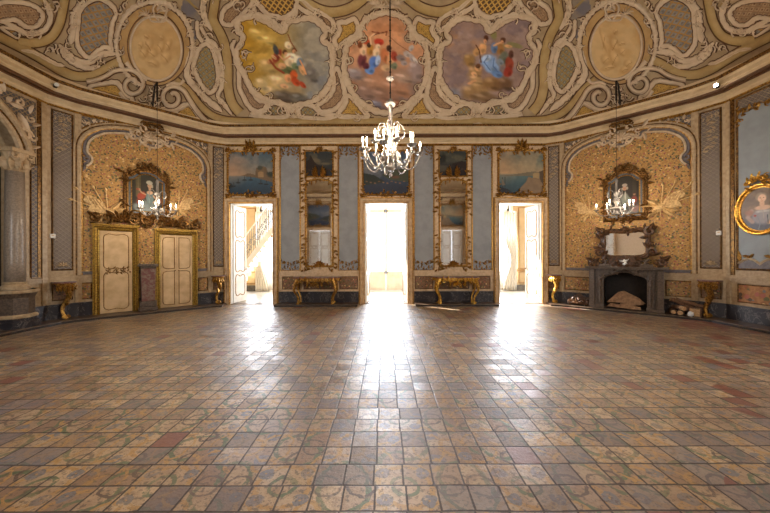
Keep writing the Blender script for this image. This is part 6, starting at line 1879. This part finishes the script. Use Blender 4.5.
# ================================================================ COLUMN at the arch (left wall)
w = W['left']
u, _ = w.uz(19, 250, .20); zc0 = w.uz(19, 287, .2)[1]; zc1 = w.uz(19, 172, .2)[1]; zc2 = w.uz(19, 151, .2)[1]
rl = w.uz(10.5, 280, .2)[0]; rrg = w.uz(28.5, 280, .2)[0]; rd = abs(rrg-rl)/2*.98
def column(u, lab):
    root = thing('stone_column', lab, 'column', w.at(u, Z0, .12), w.rz)
    h0 = zc0-Z0; h1 = zc1-Z0; h2 = zc2-Z0
    k_ = rd/.235
    oc_ = lambda r, z: (r, z)
    MB().lathe([(.54*k_, 0), (.54*k_, .12), (.47*k_, .15), (.47*k_, .20)], 0, 0, 8).build('plinth', M['marble_dark'], root)
    MB().lathe([(.48*k_, .20), (.48*k_, .25), (.43*k_, .28), (.42*k_, h0-.22), (.45*k_, h0-.17), (.50*k_, h0-.10), (.50*k_, h0-.05)], 0, 0, 8).build('pedestal', M['marble_grey'], root)
    MB().lathe([(.485*k_, .20), (.50*k_, .225), (.50*k_, .25), (.46*k_, .275)], 0, 0, 8).build('pedestal_band', M['cream_dim'], root)
    MB().lathe([(.505*k_, h0-.12), (.52*k_, h0-.09), (.52*k_, h0-.06), (.50*k_, h0-.05)], 0, 0, 8).build('pedestal_band', M['cream_dim'], root)
    MB().lathe([(.34*k_, h0-.05), (.34*k_, h0), (.30*k_, h0+.03), (.25*k_, h0+.06), (.27*k_, h0+.09), (.21*k_, h0+.12)], 0, 0, 20).build('column_base', M['cream_dim'], root)
    MB().lathe([(.235*k_, h0+.10), (.235*k_, h0+.5), (.23*k_, (h0+h1)/2), (.21*k_, h1)], 0, 0, 20).build('shaft', M['marble_pale'], root, smooth=True)
    cp = MB().lathe([(.19*k_, h1-.02), (.21*k_, h1), (.19*k_, h1+.03), (.20*k_, h1+.1), (.25*k_, h1+.25), (.30*k_, h2-.06)], 0, 0, 16)
    for i in range(9):
        a = -PI + 2*PI*i/9; b = MB().leaf(0, 0, PI/2, .26, .13, 0, 0); c, s = math.cos(a), math.sin(a)
        off = len(cp.v); cp.v += [(c*x - s*(y-.2*k_-z*.12), s*x + c*(y-.2*k_-z*.12), h1+.02+z) for x, y, z in b.v]; cp.f += [tuple(q+off for q in f_) for f_ in b.f]
    for sx in (-1, 1): cp.scroll(sx*.22*k_, h2-.1, .07, PI/2, 1.2, sx, .022, -.24*k_)
    cp.carve([(-.2*k_, h1+.12), (.2*k_, h1+.12)], .11, -.24*k_, 4)
    cp.box(-.32*k_, .32*k_, -.32*k_, .2, h2-.06, h2+.02); cp.build('capital', M['cream_dim'], root)
    return root
column(u, 'large grey marble column with leafy capital and octagonal pedestal, at the left arch')

# ================================================================ CHANDELIERS
def chandelier(loc, S, narm, lab, grp, hang_top, power, tiers=True, phase=0.0, hang='rod', rod=.011):
    """origin at the lowest drop; S = ring radius"""
    root = thing('chandelier', lab, 'chandelier', loc, 0, grp)
    k_ = S/.44; z = lambda v: v*k_
    MB().ball(0, 0, z(.03), .028*k_, 8, 6).lathe([(.012*k_, z(.05)), (.03*k_, z(.07)), (.012*k_, z(.10))], 0, 0, 10).build('bottom_drop', M['murano'], root)
    MB().lathe([(.02*k_, z(.09)), (.07*k_, z(.12)), (.08*k_, z(.15)), (.05*k_, z(.19)), (.06*k_, z(.21)), (.13*k_, z(.25)), (.15*k_, z(.29)), (.13*k_, z(.31)), (.05*k_, z(.33))], 0, 0, 18).build('bowl', M['murano'], root, smooth=True)
    MB().lathe([(.03*k_, z(.31)), (.04*k_, z(.40)), (.075*k_, z(.47)), (.05*k_, z(.54)), (.03*k_, z(.60)), (.07*k_, z(.66)), (.075*k_, z(.70)), (.035*k_, z(.75)), (.028*k_, z(.95)), (.04*k_, z(1.02)), (.02*k_, z(1.08))], 0, 0, 14).build('stem', M['murano'], root, smooth=True)
    if tiers:
        MB().lathe([(.02*k_, z(1.06)), (.07*k_, z(1.06)), (.085*k_, z(1.08)), (.07*k_, z(1.09)), (.03*k_, z(1.15))], 0, 0, 18).build('upper_dish', M['murano'], root, smooth=True)
    for i in range(narm):
        a = phase+2*PI*i/narm; c, s = math.cos(a), math.sin(a)
        rr_ = 1.0 if i % 2 == 0 else .80; zz = 0.0 if i % 2 == 0 else .09
        pr = [(.05, .30), (.16, .42), (.28, .40), (.36, .22), (.52, .13), (.72, .16), (.88, .27), (.95, .38)]
        vs = .86 if tiers else .58
        pr = catmull([(q[0]*rr_*S/.95, z((q[1]+zz*q[0])*vs + (.02 if not tiers else 0))) for q in pr], False, 3)
        arm = MB().tube([(c*q[0], s*q[0], q[1]) for q in pr], .0115*k_, 6).build('arm', M['murano'], root, smooth=True)
        ex, ez = pr[-1]
        MB().lathe([(.012*k_, ez-.01), (.05*k_, ez+.012*k_), (.062*k_, ez+.03*k_), (.02*k_, ez+.02*k_)], c*ex, s*ex, 12).build('drip_pan', M['murano'], arm)
        MB().lathe([(.013*k_, ez+.01), (.013*k_, ez+.12*k_)], c*ex, s*ex, 8).build('candle', M['plastic'], arm)
        MB().lathe([(.006, ez+.12*k_), (.014*k_, ez+.14*k_), (.012*k_, ez+.165*k_), (.002, ez+.20*k_)], c*ex, s*ex, 8).build('bulb', M['bulb'], arm)
        if i % 2 == 0:
            # upper curled branch
            ub = MB(); ps = [(c*q*S, s*q*S, z(v)) for q, v in ((.08, .66), (.25, .78), (.42, .74), (.46, .62), (.38, .58))]
            ub.tube(catmull(ps, False, 3), .010*k_, 5); ub.ball(*ps[-1], .018*k_, 6, 4); ub.build('curled_branch', M['murano'], root, smooth=True)
    h = MB(); zz = z(1.15 if tiers else 1.08); L = hang_top - loc[2] - zz
    h.tube([(0, 0, zz-.02), (0, 0, zz+L)], rod, 6); 
    for i in range(int(L/.16)): h.ball(0, 0, zz+.1+.16*i, rod*1.6, 6, 4)
    h.build('hanging_chain', M['iron'], root)
    if tiers: MB().lathe([(.01, z(1.42)), (.05*k_, z(1.44)), (.06*k_, z(1.46)), (.01, z(1.50))], 0, 0, 12).build('chain_dish', M['murano'], root)
    for i in range(3):
        a = 2*PI*i/3+.3
        light('chandelier_light', 'POINT', (loc[0]+S*.98*math.cos(a), loc[1]+S*.98*math.sin(a), loc[2]+z(.56 if tiers else .40)), power/3, (1.0, 0.80, 0.58), .09)
    return root
r_ = ray(390.5, 177); Yc = 4.6
chandelier((CAM[0]+r_[0]*Yc, Yc, CAM[2]+r_[2]*Yc), .455, 14, 'large white glass chandelier hanging in the middle of the ballroom, candles lit', 'white glass chandeliers', 8.1, 245)
def side_chand(px, pyb, Y, lab, topz, ph):
    r = ray(px, pyb); loc = (CAM[0]+r[0]*Y, Y, CAM[2]+r[2]*Y)
    chandelier(loc, .41, 6, lab, 'white glass chandeliers', topz, 56, tiers=False, phase=ph, rod=.005)
    return loc
lcL = side_chand(157.5, 220, 7.45, 'small lit white glass chandelier hanging before the cupboard wall portrait', 5.34, .2)
lcR = side_chand(616.5, 219, 7.45, 'small lit white glass chandelier hanging before the fireplace wall portrait', 5.34, .5)
for (lc, wn, lab) in ((lcL, 'cupboard_side', 'dark iron bracket on the left cornice carrying the small chandelier'), (lcR, 'fireplace_side', 'dark iron bracket on the right cornice carrying the small chandelier')):
    ww = W[wn]; p = Vector((lc[0], lc[1])); d_ = (p-ww.c).dot(ww.n); u_ = (p-ww.c).dot(ww.u)
    mb = MB(); mb.tube([(0, 0, .06), (0, -(d_-.3)*.5, .40), (0, -(d_-.3), .30), (0, -(d_-.3)+.0, -.18)], [.022, .02, .02, .018], 6); mb.tube([(0, 0, .02), (0, 0, .3), (0, -(d_-.3)*.4, .36)], .016, 6); mb.scroll(0, .1, .05, 0, 1.1, 1, .015, -.02)
    o = mb.build('iron_bracket', M['iron']); o.location = ww.at(u_, 5.54, .3); o.rotation_euler = (0, 0, ww.rz)
    tag(o, lab, 'bracket', 'iron chandelier brackets on the cornice')

# ================================================================ SMALL FITTINGS
def spot(px, py, wn, lab, lit):
    # stands on top of the cornice
    ww = W[wn]; u_, z_ = ww.uz(px, py, .33)
    u_, z_ = ww.uz(px, py, .46)
    root = thing('cornice_spotlight', lab, 'spotlight', ww.at(u_, z_-.12, .40), ww.rz, 'spotlights on the cornice')
    MB().box(-.03, .03, .03, .10, .08, .14).tube([(0, .05, .11), (0, -.01, .12)], .01, 6).build('bracket', M['iron'], root)
    MB().tube([(0, .03, .125), (0, -.05, .11)], [.03, .038], 12).build('lamp_housing', M['plastic'], root)
    MB().tube([(0, -.051, .11), (0, -.055, .11)], .033, 12).build('lens', M['spot'] if lit else M['glass'], root)
spot(715.5, 84.5, 'facet_right', 'lit white spotlight on the cornice at the right corner', True)
spot(57, 84, 'facet_left', 'unlit white spotlight on the cornice at the left corner', False)
for wn, px, py, lab in (('facet_left', 52.5, 236, 'small white thermostat on the left corner pilaster'), ('facet_right', 719, 233, 'small white thermostat on the right corner pilaster')):
    ww = W[wn]; u_, z_ = ww.uz(px, py, .03)
    root = thing('thermostat', lab, 'thermostat', ww.at(u_, z_-.05, .03), ww.rz, 'white wall thermostats')
    MB().box(-.045, .045, -.025, 0, 0, .10).build('housing', M['plastic'], root, bevel=.006); MB().box(-.02, .02, -.028, -.024, .05, .08).build('dial', M['cream'], root)

# ================================================================ GALLERY FURNISHINGS
# staircase seen through the left doorway: it climbs to the right in front of the back wall
root = thing('staircase', 'white stone staircase with scrolled iron railing seen through the left doorway', 'staircase', (-7.0, 12.2, 0.012), 0)
n = 16; run = .15; rise = .20; XB = .5
mb = MB(); pts = []
for i in range(n):
    xa = i*run+XB; mb.box(xa, xa+run+.02, -.25, .55, max(0, i*rise-.12), i*rise+.0+.05)
mb.build('steps', M['gal_wall'], root)
MB().slab([(XB, 0.0), (XB+.2, 0.0), (n*run+XB, n*rise-.26), (n*run+XB, n*rise+.06), (XB, .10)], -.30, -.25).build('stringer', M['door_white'], root)
rl_ = MB(); rl_.tube([(XB, -.28, 1.1), (n*run+XB, -.28, n*rise+1.08)], .03, 7); rl_.build('handrail', M['door_white'], root)
for i in range(n*2):
    x_ = XB+.04+i*run/2; zb_ = (x_-XB)/run*rise+.06
    b_ = MB(); b_.tube([(x_, -.28, zb_), (x_, -.28, zb_+1.02)], .014, 5); b_.scroll(x_, zb_+.28, .06, PI/2, 1.1, 1 if i % 2 else -1, .013, -.28); b_.scroll(x_, zb_+.55, .06, -PI/2, 1.1, -1 if i % 2 else 1, .013, -.28)
    b_.build('baluster', M['railing'], root)
def curtain(x0, x1, z1, lab, flip):
    mb = MB(); n = 30; rows = 16
    for j in range(rows+1):
        t = j/rows; z_ = z1*(1-t)
        wd = (x1-x0)*(1-.55*math.exp(-((t-.62)/.22)**2))
        for i in range(n+1):
            q = i/n; x_ = (x0+wd*q) if flip > 0 else (x1-wd*(1-q))
            mb.v.append((x_, -.05*math.sin(q*2*PI*5)*(.6+.4*t), z_+.02))
    for j in range(rows):
        for i in range(n):
            a = j*(n+1)+i; mb.f.append((a, a+n+1, a+n+2, a+1))
    o = mb.build('curtain', M['curtain'], None, smooth=True)
    s_ = o.modifiers.new('thickness', 'SOLIDIFY'); s_.thickness = .01
    o.location = (0, 12.86, .012)
    tag(o, lab, 'curtain', 'white curtains of the gallery windows')
curtain(-5.6, -5.0, 3.4, 'tied white curtain at the right of the staircase, through the left doorway', 1)
curtain(5.0, 5.6, 3.4, 'tied white curtain beside the bright window, through the right doorway', -1)
